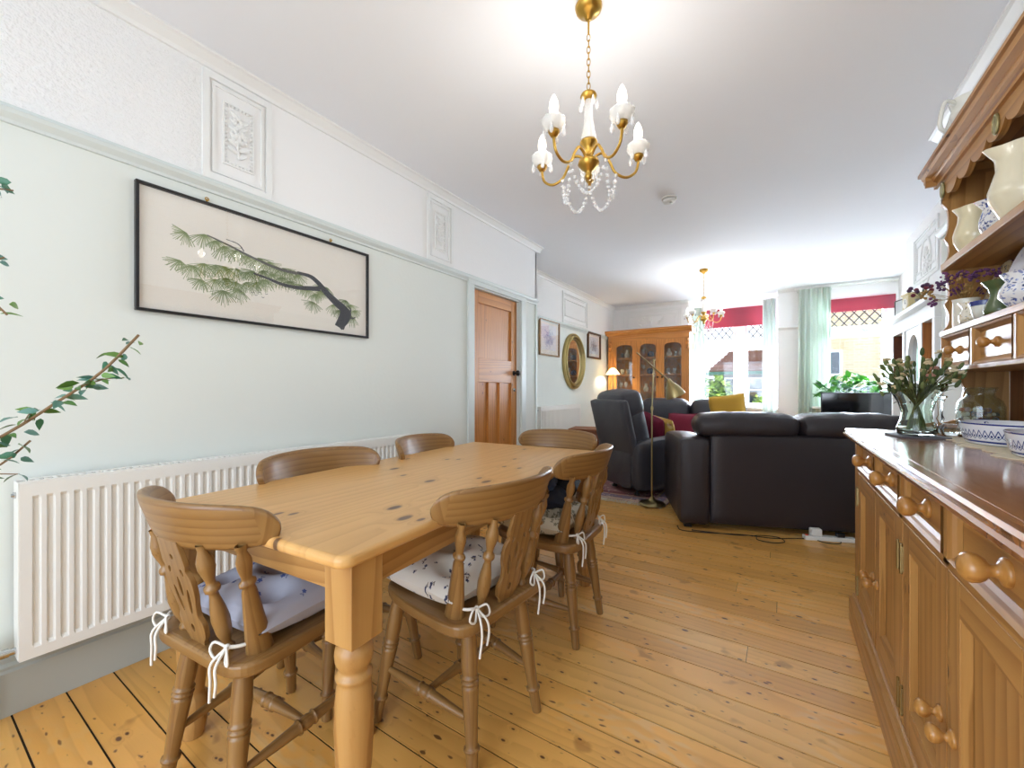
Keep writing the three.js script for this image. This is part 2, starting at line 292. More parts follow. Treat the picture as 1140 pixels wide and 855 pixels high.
// the plaster panels of the frieze
function plasterPanel(wall, x, z0, z1, y0, y1, flower = true) {
  const p = new THREE.Group(); p.name = 'plaster_panel'; p.position.set(x, 0, 0); wall.add(p); const gs = [];
  const frame = (a, b, c, d, w, t) => { gs.push(box(-0.004, c + w, a, t, d - w, a - w), box(-0.004, c + w, b + w, t, d - w, b), box(-0.004, c, a, t, c + w, b), box(-0.004, d - w, a, t, d, b)); };
  frame(z0, z1, y0, y1, 0.028, 0.013); frame(z0 - 0.04, z1 + 0.04, y0 + 0.04, y1 - 0.04, 0.012, 0.009);
  const a = z0 - 0.085, b = z1 + 0.085, c = y0 + 0.1, d = y1 - 0.1;
  frame(a, b, c, d, 0.008, 0.008); part('panel_moulding', gs, M.trimWhite, p);
  const beads = []; for (let y = c + 0.02; y < d - 0.01; y += 0.019) for (const z of [a - 0.013, b + 0.013]) beads.push(new THREE.SphereGeometry(0.007, 6, 4).translate(0.003, y, z));
  for (let z = b + 0.03; z < a - 0.02; z += 0.017) for (const y of [c + 0.013, d - 0.013]) beads.push(new THREE.SphereGeometry(0.007, 6, 4).translate(0.003, y, z));
  part('beading', beads, M.trimWhite, p);
  if (flower) {
    const fl = [], m = (a + b) / 2, mid = (c + d) / 2, hh = (d - c) / 2 - 0.03, ww = (a - b) / 2 - 0.03;
    fl.push(tube([V(0.006, mid - hh * 0.9, m), V(0.008, mid - hh * 0.3, m + 0.008), V(0.008, mid + hh * 0.3, m - 0.006), V(0.006, mid + hh * 0.9, m)], 0.006, 16, 5));
    for (let i = 0; i < 12; i++) { const y = mid - hh * 0.8 + i * hh * 0.14, sgn = i % 2 ? 1 : -1, l = new THREE.SphereGeometry(1, 8, 5); l.scale(0.009, 0.03, 0.012); l.rotateX(sgn * (0.9 + 0.3 * rnd())); fl.push(l.translate(0.004, y + 0.01, m + sgn * ww * rr(0.3, 0.6))); }
    for (const [yy, zz] of [[0.25, 0], [-0.1, 0.3], [-0.05, -0.35], [0.6, 0.1]]) for (let k = 0; k < 6; k++) { const q = k / 6 * 6.283, l = new THREE.SphereGeometry(1, 6, 5); l.scale(0.01, 0.012, 0.012); fl.push(l.translate(0.006, mid + yy * hh + Math.cos(q) * 0.016, m + zz * ww + Math.sin(q) * 0.016)); }
    part('flower_relief', fl, M.trimWhite, p);
  }
  return p;
}
plasterPanel(wl, XL, -0.834, -1.146, RAIL + 0.066, 2.63); plasterPanel(wl, XL, -2.297, -2.592, RAIL + 0.066, 2.63);
plasterPanel(wf, XF, -4.35, -4.75, RAIL + 0.07, 2.6, false); plasterPanel(wf, XF, -5.55, -6.5, RAIL + 0.07, 2.6, false);
{ // panel over the far cupboard
  const p = plasterPanel(wfar, 0, 0.52, -0.52, 2.16, 2.6); p.position.set(-2.0, 0, ZF); p.rotation.y = -Math.PI / 2;
  const o = new THREE.Group(); o.name = 'plaster_rosette'; o.position.set(BRX, 2.3, -5.2); wr.add(o);
  const ring = new THREE.TorusGeometry(0.2, 0.014, 8, 40).scale(0.8, 1.05, 0.7).rotateY(Math.PI / 2); part('oval_moulding', ring, M.trimWhite, o);
  const fl = []; for (let k = 0; k < 14; k++) { const a = k / 14 * 6.283, l = new THREE.SphereGeometry(1, 8, 5).scale(0.01, 0.045, 0.016).rotateX(a); fl.push(l.translate(-0.004, Math.cos(a) * 0.09, Math.sin(a) * 0.07)); }
  fl.push(new THREE.SphereGeometry(0.03, 10, 8).scale(0.5, 1, 1)); part('flower_relief', fl, M.trimWhite, o);
  plasterPanel(wr, 0, 0.38, -0.38, RAIL + 0.07, 2.6, false).position.set(BRX, 0, -5.2); wr.children.at(-1).rotation.y = Math.PI; 
}
{ // the pine door and its frame
  const d = structure('door_1', [XL - 0.03, 0, DZ0 - 0.02]);
  const W = -0.74, y0 = 0.01, y1 = 2.03, P = (n, g, ax = 'y', m = M.doorPine) => part(n, grain(g, ax, rr(0, 2), rr(0, 0.5)), m, d);
  const t0 = -0.04, t1 = 0;
  P('stile', box(t0, y0, 0, t1, y1, -0.1, 0.003)); P('stile', box(t0, y0, W + 0.1, t1, y1, W, 0.003));
  for (const [a, b] of [[y0, 0.2], [1.2, 1.42], [1.92, y1]]) P('rail', box(t0, a, -0.1, t1, b, W + 0.1, 0.003), 'z');
  for (const z of [-0.28, -0.46]) { P('muntin', box(t0, 0.2, z + 0.028, t1, 1.2, z - 0.028, 0.003)); }
  P('panel', box(t0 + 0.01, 1.42, -0.1, t1 - 0.018, 1.92, W + 0.1)); for (const [a, b] of [[-0.1, -0.252], [-0.308, -0.432], [-0.488, W + 0.1]]) P('panel', box(t0 + 0.01, 0.2, a, t1 - 0.018, 1.2, b));
  const knob = part('door_knob', turned(V(0, 1.3, W + 0.05), V(0.065, 1.3, W + 0.05), [[0.026, 0], [0.026, 0.08], [0.01, 0.12], [0.01, 0.4], [0.028, 0.6], [0.03, 0.8], [0.02, 0.97], [0.001, 1]], 14), M.iron, d); void knob;
  part('escutcheon', turned(V(0, 1.13, W + 0.05), V(0.01, 1.13, W + 0.05), [[0.018, 0], [0.018, 0.7], [0.001, 1]], 12), M.chrome, d);
  const f = structure('trim_3', [XL, 0, 0]); const a = shape([[0, 0], [0.012, 0], [0.022, 0.02], [0.022, 0.06], [0.03, 0.07], [0.03, 0.085], [0, 0.085]]);
  part('door_jamb', box(-0.15, 0, DZ0 + 0.0, 0.004, DH, DZ0 - 0.018), M.trimGreen, f); part('door_jamb', box(-0.15, 0, DZ1 + 0.018, 0.004, DH, DZ1), M.trimGreen, f); part('door_head', box(-0.15, DH - 0.018, DZ0, 0.004, DH, DZ1), M.trimGreen, f);
  part('architrave', box(0, 0, DZ0 + 0.085, 0.022, DH + 0.0, DZ0, 0.006), M.trimGreen, f); part('architrave', box(0, 0, DZ1, 0.022, DH, DZ1 - 0.085, 0.006), M.trimGreen, f); part('architrave', box(0, DH - 0.005, DZ0 + 0.085, 0.024, DH + 0.075, DZ1 - 0.085, 0.006), M.trimGreen, f); void a;
  part('corner_post', box(0, 0, ZN + 0.03, 0.014, RAIL, ZN - 0.0, 0.004), M.trimGreen, f);
}
// ---------------------------------------------------------------- windows
function leading(x0, x1, y0, y1, z, p = 0.115, r = 0.0075) { // diamond lead cames
  const gs = [], q = p * 1.25; let n = 0;
  const clip = (a, b) => { // clip a sloping line to the pane
    const d = [b[0] - a[0], b[1] - a[1]]; let t0 = 0, t1 = 1;
    for (const [pp, qq] of [[-d[0], a[0] - x0], [d[0], x1 - a[0]], [-d[1], a[1] - y0], [d[1], y1 - a[1]]]) { if (Math.abs(pp) < 1e-9) { if (qq < 0) return; } else { const r = qq / pp; if (pp < 0) t0 = Math.max(t0, r); else t1 = Math.min(t1, r); } }
    if (t1 - t0 > 0.01) { n++; gs.push(bar(V(a[0] + d[0] * t0, a[1] + d[1] * t0, z), V(a[0] + d[0] * t1, a[1] + d[1] * t1, z), r, 5)); }
  };
  const hgt = y1 - y0, run = hgt / q * p;
  for (let x = x0 - run - p; x < x1 + run + p; x += p) { clip([x, y0], [x + run, y1]); clip([x, y1], [x + run, y0]); }
  return merge(gs);
}
function light(w, x0, x1, y0, y1, z, bars, fw = 0.055) { // one glazed light with its frame
  const f = part('window_frame', [box(x0, y0 + fw, z - 0.03, x0 + fw, y1 - fw, z + 0.03), box(x1 - fw, y0 + fw, z - 0.03, x1, y1 - fw, z + 0.03), box(x0, y0, z - 0.03, x1, y0 + fw, z + 0.03), box(x0, y1 - fw, z - 0.03, x1, y1, z + 0.03)], M.upvc, w);
  part('pane', box(x0 + fw - 0.01, y0 + fw - 0.01, z - 0.003, x1 - fw + 0.01, y1 - fw + 0.01, z - 0.002), M.glass, f);
  if (bars) part('leading', leading(x0 + fw, x1 - fw, y0 + fw, y1 - fw, z + 0.004), std('#3a3a3c', 0.8), f);
  return f;
}
{ const w = structure('window_1');
  part('mullion', box(-0.66, 0.84, ZW - 0.05, -0.55, 2.6, ZW + 0.05, 0.006), M.upvc, w); part('transom', box(BX0, 1.88, ZW - 0.05, BX1, 1.97, ZW + 0.045, 0.006), M.upvc, w);
  for (const [a, b] of [[BX0, -0.66], [-0.55, BX1]]) { light(w, a, b, 0.84, 1.88, ZW); light(w, a, b, 1.97, 2.6, ZW, true); }
  part('window_sill', box(BX0, 0.8, ZW + 0.02, BX1, 0.845, ZW + 0.25, 0.01), M.trimWhite, w);
  const w2 = structure('window_2'), z = ZF - 0.06;
  part('transom', box(0.42, 1.97, z - 0.05, 1.26, 2.02, z + 0.045, 0.006), M.upvc, w2); light(w2, 0.42, 1.26, 0.88, 1.97, z, false, 0.06); light(w2, 0.42, 1.26, 2.02, 2.5, z, true, 0.05);
  part('window_sill', box(0.38, 0.85, z - 0.02, 1.3, 0.885, ZF + 0.2, 0.01), M.trimWhite, w2); part('handle', [box(0.92, 1.995, z + 0.03, 1.0, 2.012, z + 0.06, 0.006), box(0.985, 1.98, z + 0.04, 1.04, 1.996, z + 0.06, 0.006)], M.chrome, w2);
  const w3 = structure('window_3'), zb = ZB + 0.08, n = 4, s = (GX1 - GX0) / n; // garden doors behind the viewer
  for (let i = 0; i < n; i++) light(w3, GX0 + i * s, GX0 + (i + 1) * s, 0.02, GH, zb, false, 0.06);
}
// ---------------------------------------------------------------- dining table
const TURN = 3.75 * Math.PI / 180;
{
  const t = thing('dining_table', 'long pine farmhouse dining table with turned legs and knotty top', 'table', [-1.288, 0, -1.41], TURN);
  const K = [[-0.1, -0.2, 2], [-0.19, -0.06, 1], [0.13, -0.34, 1], [-0.22, 0.11, 2], [0.22, -0.15, 1], [0.25, -0.1, 1], [-0.08, 0.25, 1], [-0.12, 0.31, 2], [-0.56, 0.26, 2], [-0.62, 0.36, 2], [-0.61, 0.41, 1], [0.4, 0.15, 1], [0.19, 0.29, 1], [0.19, 0.21, 1], [0.74, 0.03, 1], [-0.77, 0.01, 1], [-0.75, 0.05, 1], [-0.9, 0.21, 1], [-0.87, -0.3, 1]];
  const tex = repeatPer(pineTex(1536, 768, 1.84, 0.92, { light: [0.84, 0.65, 0.395], dark: [0.69, 0.49, 0.26], knot: [0.36, 0.25, 0.17], knots: K.map(([a, b, s]) => [a + 0.92, b + 0.46, s === 2 ? 0.0135 : 0.008]), rings: 24, z: 14, contrast: 0.5, boards: 0.1534 }), 1.84, 0.92);
  const top = phys('#ffffff', 0.36, { map: tex, clearcoat: 0.22, clearcoatRoughness: 0.25 }), wood = phys('#e6dccb', 0.4, { map: TX.pine, clearcoat: 0.15, clearcoatRoughness: 0.3 });
  const r = 0.035, s = new THREE.Shape(), hw = 0.45, hl = 0.9; // rounded outline
  s.moveTo(-hw + r, -hl); s.lineTo(hw - r, -hl); s.absarc(hw - r, -hl + r, r, -Math.PI / 2, 0); s.lineTo(hw, hl - r); s.absarc(hw - r, hl - r, r, 0, Math.PI / 2); s.lineTo(-hw + r, hl); s.absarc(-hw + r, hl - r, r, Math.PI / 2, Math.PI); s.lineTo(-hw, -hl + r); s.absarc(-hw + r, -hl + r, r, Math.PI, Math.PI * 1.5);
  const g = new THREE.ExtrudeGeometry(s, { depth: 0.006, bevelEnabled: true, bevelSize: 0.012, bevelOffset: -0.012, bevelThickness: 0.012, bevelSegments: 4, curveSegments: 6 });
  g.rotateX(Math.PI / 2); g.translate(0, 0.758, 0);
  { const q = flat(g), p = q.attributes.position, uv = new Float32Array(p.count * 2); for (let i = 0; i < p.count; i++) { uv[2 * i] = -p.getZ(i) + 0.92; uv[2 * i + 1] = p.getX(i) + 0.46; } q.setAttribute('uv', new THREE.BufferAttribute(uv, 2)); part('tabletop', q, top, t); }
  for (const sx of [-1, 1]) part('apron', grain(box(sx * 0.375 - 0.011, 0.645, -0.77, sx * 0.375 + 0.011, 0.739, 0.77), 'z', sx), wood, t);
  for (const sz of [-1, 1]) part('apron', grain(box(-0.34, 0.645, sz * 0.815 - 0.011, 0.34, 0.739, sz * 0.815 + 0.011), 'x', sz + 1), wood, t);
  const P = [[0.03, 0], [0.036, 0.02], [0.04, 0.05], [0.035, 0.062], [0.033, 0.075], [0.042, 0.082], [0.0455, 0.105], [0.043, 0.128], [0.033, 0.138], [0.032, 0.15], [0.036, 0.18], [0.042, 0.26], [0.0455, 0.34], [0.0435, 0.4], [0.039, 0.44], [0.036, 0.448], [0.042, 0.453], [0.0425, 0.462], [0.036, 0.468], [0.0335, 0.474], [0.036, 0.48], [0.0425, 0.492], [0.0445, 0.51], [0.0425, 0.526], [0.034, 0.534], [0.034, 0.55]];
  for (const [sx, sz] of [[1, 1], [-1, 1], [1, -1], [-1, -1]]) part('leg', [grain(lathe(P, 20), 'y', rr(0, 2), rr(0, 0.5)), grain(box(-0.046, 0.545, -0.046, 0.046, 0.739, 0.046, 0.003), 'y', rr(0, 2), rr(0, 0.5))], wood, t).position.set(sx * 0.385, 0, sz * 0.815);
}
// ---------------------------------------------------------------- farmhouse chairs
function chairCrest() { // curved yoke rail, taller in the middle, rounded ends
  const rings = [], N = 28, R = 0.27;
  for (let i = 0; i <= N; i++) {
    const s = Math.sin((i / N - 0.5) * Math.PI), a = s * 1.02, x = Math.sin(a) / Math.sin(1.02) * R, z = -0.275 + (1 - Math.cos(a)) * 0.27, e = Math.sqrt(Math.max(0.0, 1 - Math.pow(Math.abs(s), 10)));
    const top = 0.848 + 0.012 * (1 - s * s), bot = 0.738 - 0.006 * (1 - s * s) + 0.004 * s * s, cy = (top + bot) / 2 + 0.004, hh = Math.max(0.004, (top - bot) / 2 * e), th = 0.011 + 0.003 * e, n = V(-Math.sin(a) * 0.9, 0, Math.cos(a)).normalize(), ring = [];
    for (let k = 0; k < 14; k++) { const q = k / 14 * 2 * Math.PI, c = Math.cos(q), d = Math.sin(q), cc = Math.sign(c) * Math.pow(Math.abs(c), 0.45), dd = Math.sign(d) * Math.pow(Math.abs(d), 0.6); ring.push(V(x - n.x * th * dd, cy + hh * cc, z - n.z * th * dd - hh * cc * 0.34)); }
    rings.push(ring);
  }
  return grain(loft(rings.reverse()), 'x', rr(0, 2), 0.1);
}
function makeChair(label) {
  const c = thing('dining_chair', label, 'chair', [0, 0, 0], 0, 'farmhouse chairs round the dining table'), W = M.chair;
  const o = new THREE.Shape(); o.moveTo(-0.15, -0.2); o.bezierCurveTo(-0.09, -0.235, 0.09, -0.235, 0.15, -0.2); o.bezierCurveTo(0.2, -0.16, 0.215, -0.02, 0.218, 0.12); o.bezierCurveTo(0.218, 0.2, 0.19, 0.215, 0.12, 0.215); o.lineTo(-0.12, 0.215); o.bezierCurveTo(-0.19, 0.215, -0.218, 0.2, -0.218, 0.12); o.bezierCurveTo(-0.215, -0.02, -0.2, -0.16, -0.15, -0.2);
  const s = new THREE.ExtrudeGeometry(o, { depth: 0.018, bevelEnabled: true, bevelSize: 0.012, bevelOffset: -0.006, bevelThickness: 0.01, bevelSegments: 3, curveSegments: 10 }); s.rotateX(Math.PI / 2); s.scale(1, 1, -1); s.translate(0, 0.45, 0);
  { const i = s.attributes.position; const f = flat(s), p = f.attributes.position; for (let k = 0; k < p.count; k += 3) { for (const at of ['position', 'normal', 'uv']) { const A = f.attributes[at], n = A.itemSize; for (let q = 0; q < n; q++) { const a = A.getComponent(k + 1, q), b = A.getComponent(k + 2, q); A.setComponent(k + 1, q, b); A.setComponent(k + 2, q, a); } } } void i; f.computeVertexNormals(); part('seat', grain(f, 'z', 0.3, 0.2), W, c); }
  const leg = [[0.014, 0], [0.0165, 0.01], [0.0185, 0.17], [0.019, 0.178], [0.0235, 0.184], [0.0245, 0.192], [0.0235, 0.2], [0.0175, 0.206], [0.0185, 0.25], [0.0235, 0.48], [0.0255, 0.56], [0.0262, 0.575], [0.0225, 0.582], [0.0222, 0.588], [0.0268, 0.596], [0.0272, 0.606], [0.0225, 0.614], [0.0222, 0.62], [0.027, 0.628], [0.0272, 0.638], [0.0225, 0.646], [0.0235, 0.66], [0.0255, 0.74], [0.0235, 0.88], [0.02, 1]];
  const top = [[0.15, 0.15], [-0.15, 0.15], [0.125, -0.15], [-0.125, -0.15]], foot = [[0.205, 0.205], [-0.205, 0.205], [0.165, -0.205], [-0.165, -0.205]];
  const at = (k, t) => V(foot[k][0] + (top[k][0] - foot[k][0]) * t, 0.432 * t, foot[k][1] + (top[k][1] - foot[k][1]) * t);
  for (let k = 0; k < 4; k++) part('leg', turned(at(k, 0), at(k, 1), leg, 14), W, c);
  const str = [[0.008, 0], [0.011, 0.1], [0.017, 0.42], [0.0215, 0.435], [0.0215, 0.445], [0.016, 0.455], [0.0195, 0.48], [0.0195, 0.52], [0.016, 0.545], [0.0215, 0.555], [0.0215, 0.565], [0.017, 0.58], [0.011, 0.9], [0.008, 1]];
  const sideA = [at(0, 0.42), at(2, 0.36)], sideB = [at(1, 0.42), at(3, 0.36)];
  part('stretcher', turned(...sideA, str, 12), W, c); part('stretcher', turned(...sideB, str, 12), W, c);
  part('stretcher', turned(sideA[0].clone().lerp(sideA[1], 0.5), sideB[0].clone().lerp(sideB[1], 0.5), str, 12), W, c);
  // back: broad tapering posts, turned spindles, pierced splat, yoke
  const post = [[0.036, 0], [0.034, 0.06], [0.018, 0.6], [0.0135, 0.64], [0.02, 0.655], [0.021, 0.67], [0.0205, 0.685], [0.0135, 0.7], [0.0125, 0.72], [0.0185, 0.82], [0.0185, 0.87], [0.011, 0.94], [0.015, 0.97], [0.014, 1]];
  const spin = [[0.011, 0], [0.016, 0.06], [0.0165, 0.08], [0.01, 0.11], [0.0105, 0.14], [0.018, 0.22], [0.021, 0.34], [0.0175, 0.44], [0.011, 0.55], [0.0105, 0.585], [0.0175, 0.6], [0.0185, 0.62], [0.0175, 0.64], [0.0105, 0.66], [0.011, 0.69], [0.0195, 0.8], [0.019, 0.86], [0.01, 0.95], [0.011, 1]];
  for (const sx of [-1, 1]) { part('back_post', turned(V(sx * 0.17, 0.445, -0.135), V(sx * 0.215, 0.758, -0.21), post, 12, 0.72, 1), W, c); part('spindle', turned(V(sx * 0.105, 0.445, -0.175), V(sx * 0.118, 0.755, -0.25), spin, 12), W, c); }
  const f = new THREE.Shape(), half = [[0.03, 0], [0.036, 0.03], [0.052, 0.05], [0.058, 0.085], [0.045, 0.11], [0.05, 0.14], [0.062, 0.175], [0.064, 0.215], [0.05, 0.24], [0.055, 0.26], [0.05, 0.3], [0.048, 0.322]];
  f.moveTo(-half[0][0], 0); f.lineTo(half[0][0], 0); f.splineThru(half.slice(1).map(([x, y]) => new THREE.Vector2(x, y))); f.lineTo(-0.048, 0.322); f.splineThru(half.slice(0, -1).reverse().map(([x, y]) => new THREE.Vector2(-x, y)));
  const hole = (x, y, w, h, tilt) => { const p = new THREE.Path(); p.absellipse(x, y, w, h, 0, Math.PI * 2, true, tilt); f.holes.push(p); };
  hole(0, 0.065, 0.009, 0.013, 0); hole(-0.026, 0.15, 0.008, 0.04, 0.18); hole(0.026, 0.15, 0.008, 0.04, -0.18); hole(0, 0.19, 0.008, 0.03, 0); hole(-0.03, 0.235, 0.007, 0.011, -0.4); hole(0.03, 0.235, 0.007, 0.011, 0.4); hole(0, 0.275, 0.007, 0.009, 0);
  const sp = extrude(f, 0.01, 0.001, 8); sp.rotateX(-0.235); sp.translate(0, 0.44, -0.195); part('splat', grain(sp, 'y', 0.7, 0.3), W, c);
  part('crest_rail', chairCrest(), W, c);
  return c;
}
const chairA = makeChair('farmhouse chair at the near table end, back towards the camera, with a blue-grey cushion');
chairA.position.set(-1.32, 0, -0.67); chairA.rotation.y = Math.PI + 0.09;
const CG = 'farmhouse chairs round the dining table';
const chairB = copyOf(chairA, [-0.94, 0, -1.125], -Math.PI / 2 - 0.08, 'farmhouse chair on the open floor side with a white floral cushion tied on', CG);
const chairC = copyOf(chairA, [-0.965, 0, -1.825], -Math.PI / 2 + 0.05, 'farmhouse chair at the table with a dark bundle on its patterned cushion', CG);
const chairD = copyOf(chairA, [-1.5, 0, -1.06], Math.PI / 2 - 0.05, 'farmhouse chair between table and long radiator, the one nearer the camera', CG);
const chairE = copyOf(chairA, [-1.55, 0, -1.78], Math.PI / 2 + 0.2, 'farmhouse chair between table and radiator, the one nearer the door', CG);
const chairF = copyOf(chairA, [-1.22, 0, -2.25], 0.03, 'farmhouse chair at the far table end, facing the camera', CG);
// ---------------------------------------------------------------- seat cushions
function floral(bg, ink, n, sd, w = 512) {
  seed = sd; return canvasTex(w, w, (x) => {
    x.fillStyle = bg; x.fillRect(0, 0, w, w);
    for (let i = 0; i < n; i++) { const cx = rr(0, w), cy = rr(0, w), a = rr(0, 6.28), s = rr(0.7, 1.2); x.save(); x.translate(cx, cy); x.rotate(a); x.scale(s, s); x.strokeStyle = ink[1]; x.lineWidth = 1.6; x.beginPath(); x.moveTo(0, 0); x.quadraticCurveTo(8, 6, 20, 3); x.stroke(); x.fillStyle = ink[0]; for (let k = 0; k < 5; k++) { x.beginPath(); x.ellipse(Math.cos(k * 1.26) * 5, Math.sin(k * 1.26) * 5, 4.4, 3, k * 1.26, 0, 7); x.fill(); } x.fillStyle = ink[1]; x.beginPath(); x.ellipse(14, 7, 5.5, 2.4, 0.5, 0, 7); x.fill(); x.beginPath(); x.ellipse(17, -1, 5, 2.2, -0.6, 0, 7); x.fill(); x.restore(); }
  }, THREE.RepeatWrapping);
}
function seatCushion(label, chair, map, repeat, y = 0.004, size = 0.38) {
  map.repeat.set(repeat, repeat);
  const c = thing('seat_cushion', label, 'cushion', [chair.position.x, 0.452 + y, chair.position.z], chair.rotation.y, 'tie-on seat cushions'), m = std('#ffffff', 0.9, { map });
  const pad = pillow(size + 0.03, size, 0.15, 2.5, [[-0.5, -0.5], [0.5, -0.5], [-0.5, 0.5], [0.5, 0.5], [0, 0]], 40); pad.translate(0, 0.056, 0.03); part('pad', pad, m, c);
  const tie = std('#ebe6dc', 0.9);
  for (const s of [-1, 1]) {
    const x = s * 0.148, z = -0.205, y0 = 0.035, k = [];
    k.push(tube([V(s * 0.14, 0.03, -0.12), V(s * 0.175, 0.033, -0.16), V(s * 0.17, 0.036, -0.19), V(x, y0, z)], 0.0045, 12, 5));
    k.push(tube([V(x, y0, z), V(x + 0.03, y0 + 0.012, z - 0.014), V(x + 0.046, y0 - 0.012, z - 0.016), V(x + 0.022, y0 - 0.028, z - 0.014), V(x, y0, z)], 0.0034, 16, 5));
    k.push(tube([V(x, y0, z), V(x - 0.028, y0 + 0.006, z - 0.016), V(x - 0.036, y0 - 0.026, z - 0.018), V(x - 0.014, y0 - 0.026, z - 0.012), V(x, y0, z)], 0.0034, 16, 5));
    k.push(tube([V(x, y0, z - 0.002), V(x + 0.014, y0 - 0.03, z - 0.03), V(x + 0.012, y0 - 0.07, z - 0.032), V(x + 0.02, y0 - 0.125, z - 0.03)], 0.0036, 14, 5));
    k.push(tube([V(x, y0, z - 0.002), V(x - 0.01, y0 - 0.03, z - 0.032), V(x - 0.016, y0 - 0.065, z - 0.034), V(x - 0.008, y0 - 0.1, z - 0.033)], 0.0036, 14, 5));
    k.push(new THREE.SphereGeometry(0.008, 8, 6).translate(x, y0, z)); part('tie', k, tie, c);
  }
  return c;
}
seatCushion('blue-grey tufted cushion with blue sprigs on the chair nearest the camera', chairA, floral('#b9bac8', ['#4a5c9c', '#7d82a3'], 30, 5), 2.6);
seatCushion('white tufted cushion dotted with small dark flowers, tied with white bows', chairB, floral('#e4dfd6', ['#3e415c', '#5d4f42'], 60, 6), 3.4);
seatCushion('cream cushion with dense grey scroll pattern under the dark bundle', chairC, floral('#cfc5ae', ['#8f876f', '#6f6a58'], 300, 7), 2.4);
{ // dark folded clothes on the third chair
  const b = thing('folded_jacket', 'dark blue and black bundle of clothes lying on the patterned chair cushion', 'jacket', [-1.01, 0.55, -1.83], 0.3), cols = ['#1d2230', '#35445f', '#141519'];
  [[0, 0.055, 0, 0.3, 0.3, 0.12], [-0.03, 0.13, 0.02, 0.24, 0.22, 0.1], [0.08, 0.1, -0.06, 0.2, 0.18, 0.13]].forEach(([x, y, z, w, d, h], i) => {
    const g = pillow(w, d, h, 2.5, [[rr(-0.5, 0.5), rr(-0.5, 0.5)], [rr(-0.5, 0.5), rr(-0.5, 0.5)]], 22), p = g.attributes.position; for (let k = 0; k < p.count; k++) p.setY(k, p.getY(k) + 0.014 * fbm(p.getX(k) * 16, p.getZ(k) * 16, i)); g.computeVertexNormals(); part(['jacket_body', 'sleeve', 'hood'][i], g.translate(x, y, z), std(cols[i], 0.85), b);
  });
}
// ---------------------------------------------------------------- radiators
function radiator(label, x, z0, z1, y0, y1, pipes) {
  const L = z0 - z1, r = thing('radiator', label, 'radiator', [x, y0, (z0 + z1) / 2]), h = y1 - y0, hl = L / 2, n = Math.round((L - 0.05) / 0.0333), p = (L - 0.05) / n, m = M.radiator;
  // corrugated front sheet: columns proud of grooves, flat bands at top and bottom
  const pos = [], idx = [], prof = []; prof.push([hl, 0], [hl - 0.022, 0]);
  for (let i = 0; i < n; i++) { const a = hl - 0.025 - i * p; prof.push([a, 0], [a - p * 0.1, 0], [a - p * 0.24, -0.009], [a - p * 0.6, -0.009], [a - p * 0.76, 0]); } prof.push([-hl, 0]);
  const rows = [[0, 0], [0.035, 0], [0.047, 1], [h - 0.055, 1], [h - 0.043, 0], [h, 0]], C = prof.length;
  for (const [y, k] of rows) for (const [z, d] of prof) pos.push(d * k, y, z);
  for (let j = 0; j + 1 < rows.length; j++) for (let i = 0; i + 1 < C; i++) { const a = j * C + i, b = a + 1, c = a + C, d = c + 1; idx.push(a, b, c, b, d, c); }
  const g = new THREE.BufferGeometry(); g.setAttribute('position', new THREE.Float32BufferAttribute(pos, 3)); g.setIndex(idx); const gf = g.toNonIndexed(); gf.computeVertexNormals();
  part('front_panel', gf, m, r); part('panel_edge', [box(-0.014, 0, -hl, -0.0005, 0.006, hl), box(-0.014, h - 0.006, -hl, -0.0005, h, hl), box(-0.014, 0, hl - 0.004, -0.0005, h, hl), box(-0.014, 0, -hl, -0.0005, h, -hl + 0.004)], m, r);
  part('back_panel', box(-0.072, 0.01, -hl + 0.01, -0.06, h - 0.01, hl - 0.01, 0.003), m, r);
  for (const s of [-1, 1]) part('side_panel', box(-0.078, 0.004, s * hl - (s > 0 ? 0.0 : 0.003), -0.003, h + 0.006, s * hl + (s > 0 ? 0.003 : 0), 0.001), m, r);
  const bars = [box(-0.078, h, -hl, -0.064, h + 0.008, hl, 0.001), box(-0.014, h, -hl, -0.003, h + 0.008, hl, 0.001)]; for (let z = -hl + 0.03; z < hl - 0.02; z += 0.0222) bars.push(box(-0.066, h + 0.001, z - 0.005, -0.012, h + 0.006, z + 0.005)); part('top_grille', bars, m, r);
  part('fins', Array.from({ length: Math.floor(L / 0.05) }, (_, i) => box(-0.058, 0.04, -hl + 0.04 + i * 0.05, -0.016, h - 0.03, -hl + 0.042 + i * 0.05)), m, r);
  for (const q of [-1, 1]) part('wall_bracket', box(-0.1, 0.1, q * (hl - 0.14) - 0.02, -0.07, h - 0.1, q * (hl - 0.14) + 0.02), m, r);
  part('air_vent', [bar(V(-0.04, h - 0.04, hl), V(-0.04, h - 0.04, hl + 0.01), 0.011, 8), bar(V(-0.04, h - 0.04, hl + 0.01), V(-0.04, h - 0.04, hl + 0.014), 0.006, 4)], M.chrome, r);
  if (pipes) {
    const v = part('valve', [bar(V(-0.04, 0.03, hl), V(-0.04, 0.03, hl + 0.055), 0.012, 10), new THREE.CylinderGeometry(0.016, 0.016, 0.022, 6).rotateX(Math.PI / 2).translate(-0.04, 0.03, hl + 0.03), bar(V(-0.04, -0.01, hl + 0.06), V(-0.04, 0.05, hl + 0.06), 0.015, 10)], M.chrome, r);
    part('valve_cap', lathe([[0.001, 0.09], [0.017, 0.088], [0.019, 0.08], [0.019, 0.052], [0.015, 0.048], [0.001, 0.048]], 12).translate(-0.04, 0, hl + 0.06), std('#e8dfa8', 0.4), v);
    part('pipe', tube([V(-0.04, -0.008, hl + 0.06), V(-0.041, -0.1, hl + 0.06), V(-0.042, -y0 + 0.01, hl + 0.062)], 0.0085, 8, 8), std('#8a5a32', 0.4, { metalness: 0.7 }), v);
  }
  return r;
}
radiator('long white corrugated panel radiator along the wall behind the dining table', XL + 0.1, -0.27, -2.1, 0.205, 0.808, true);
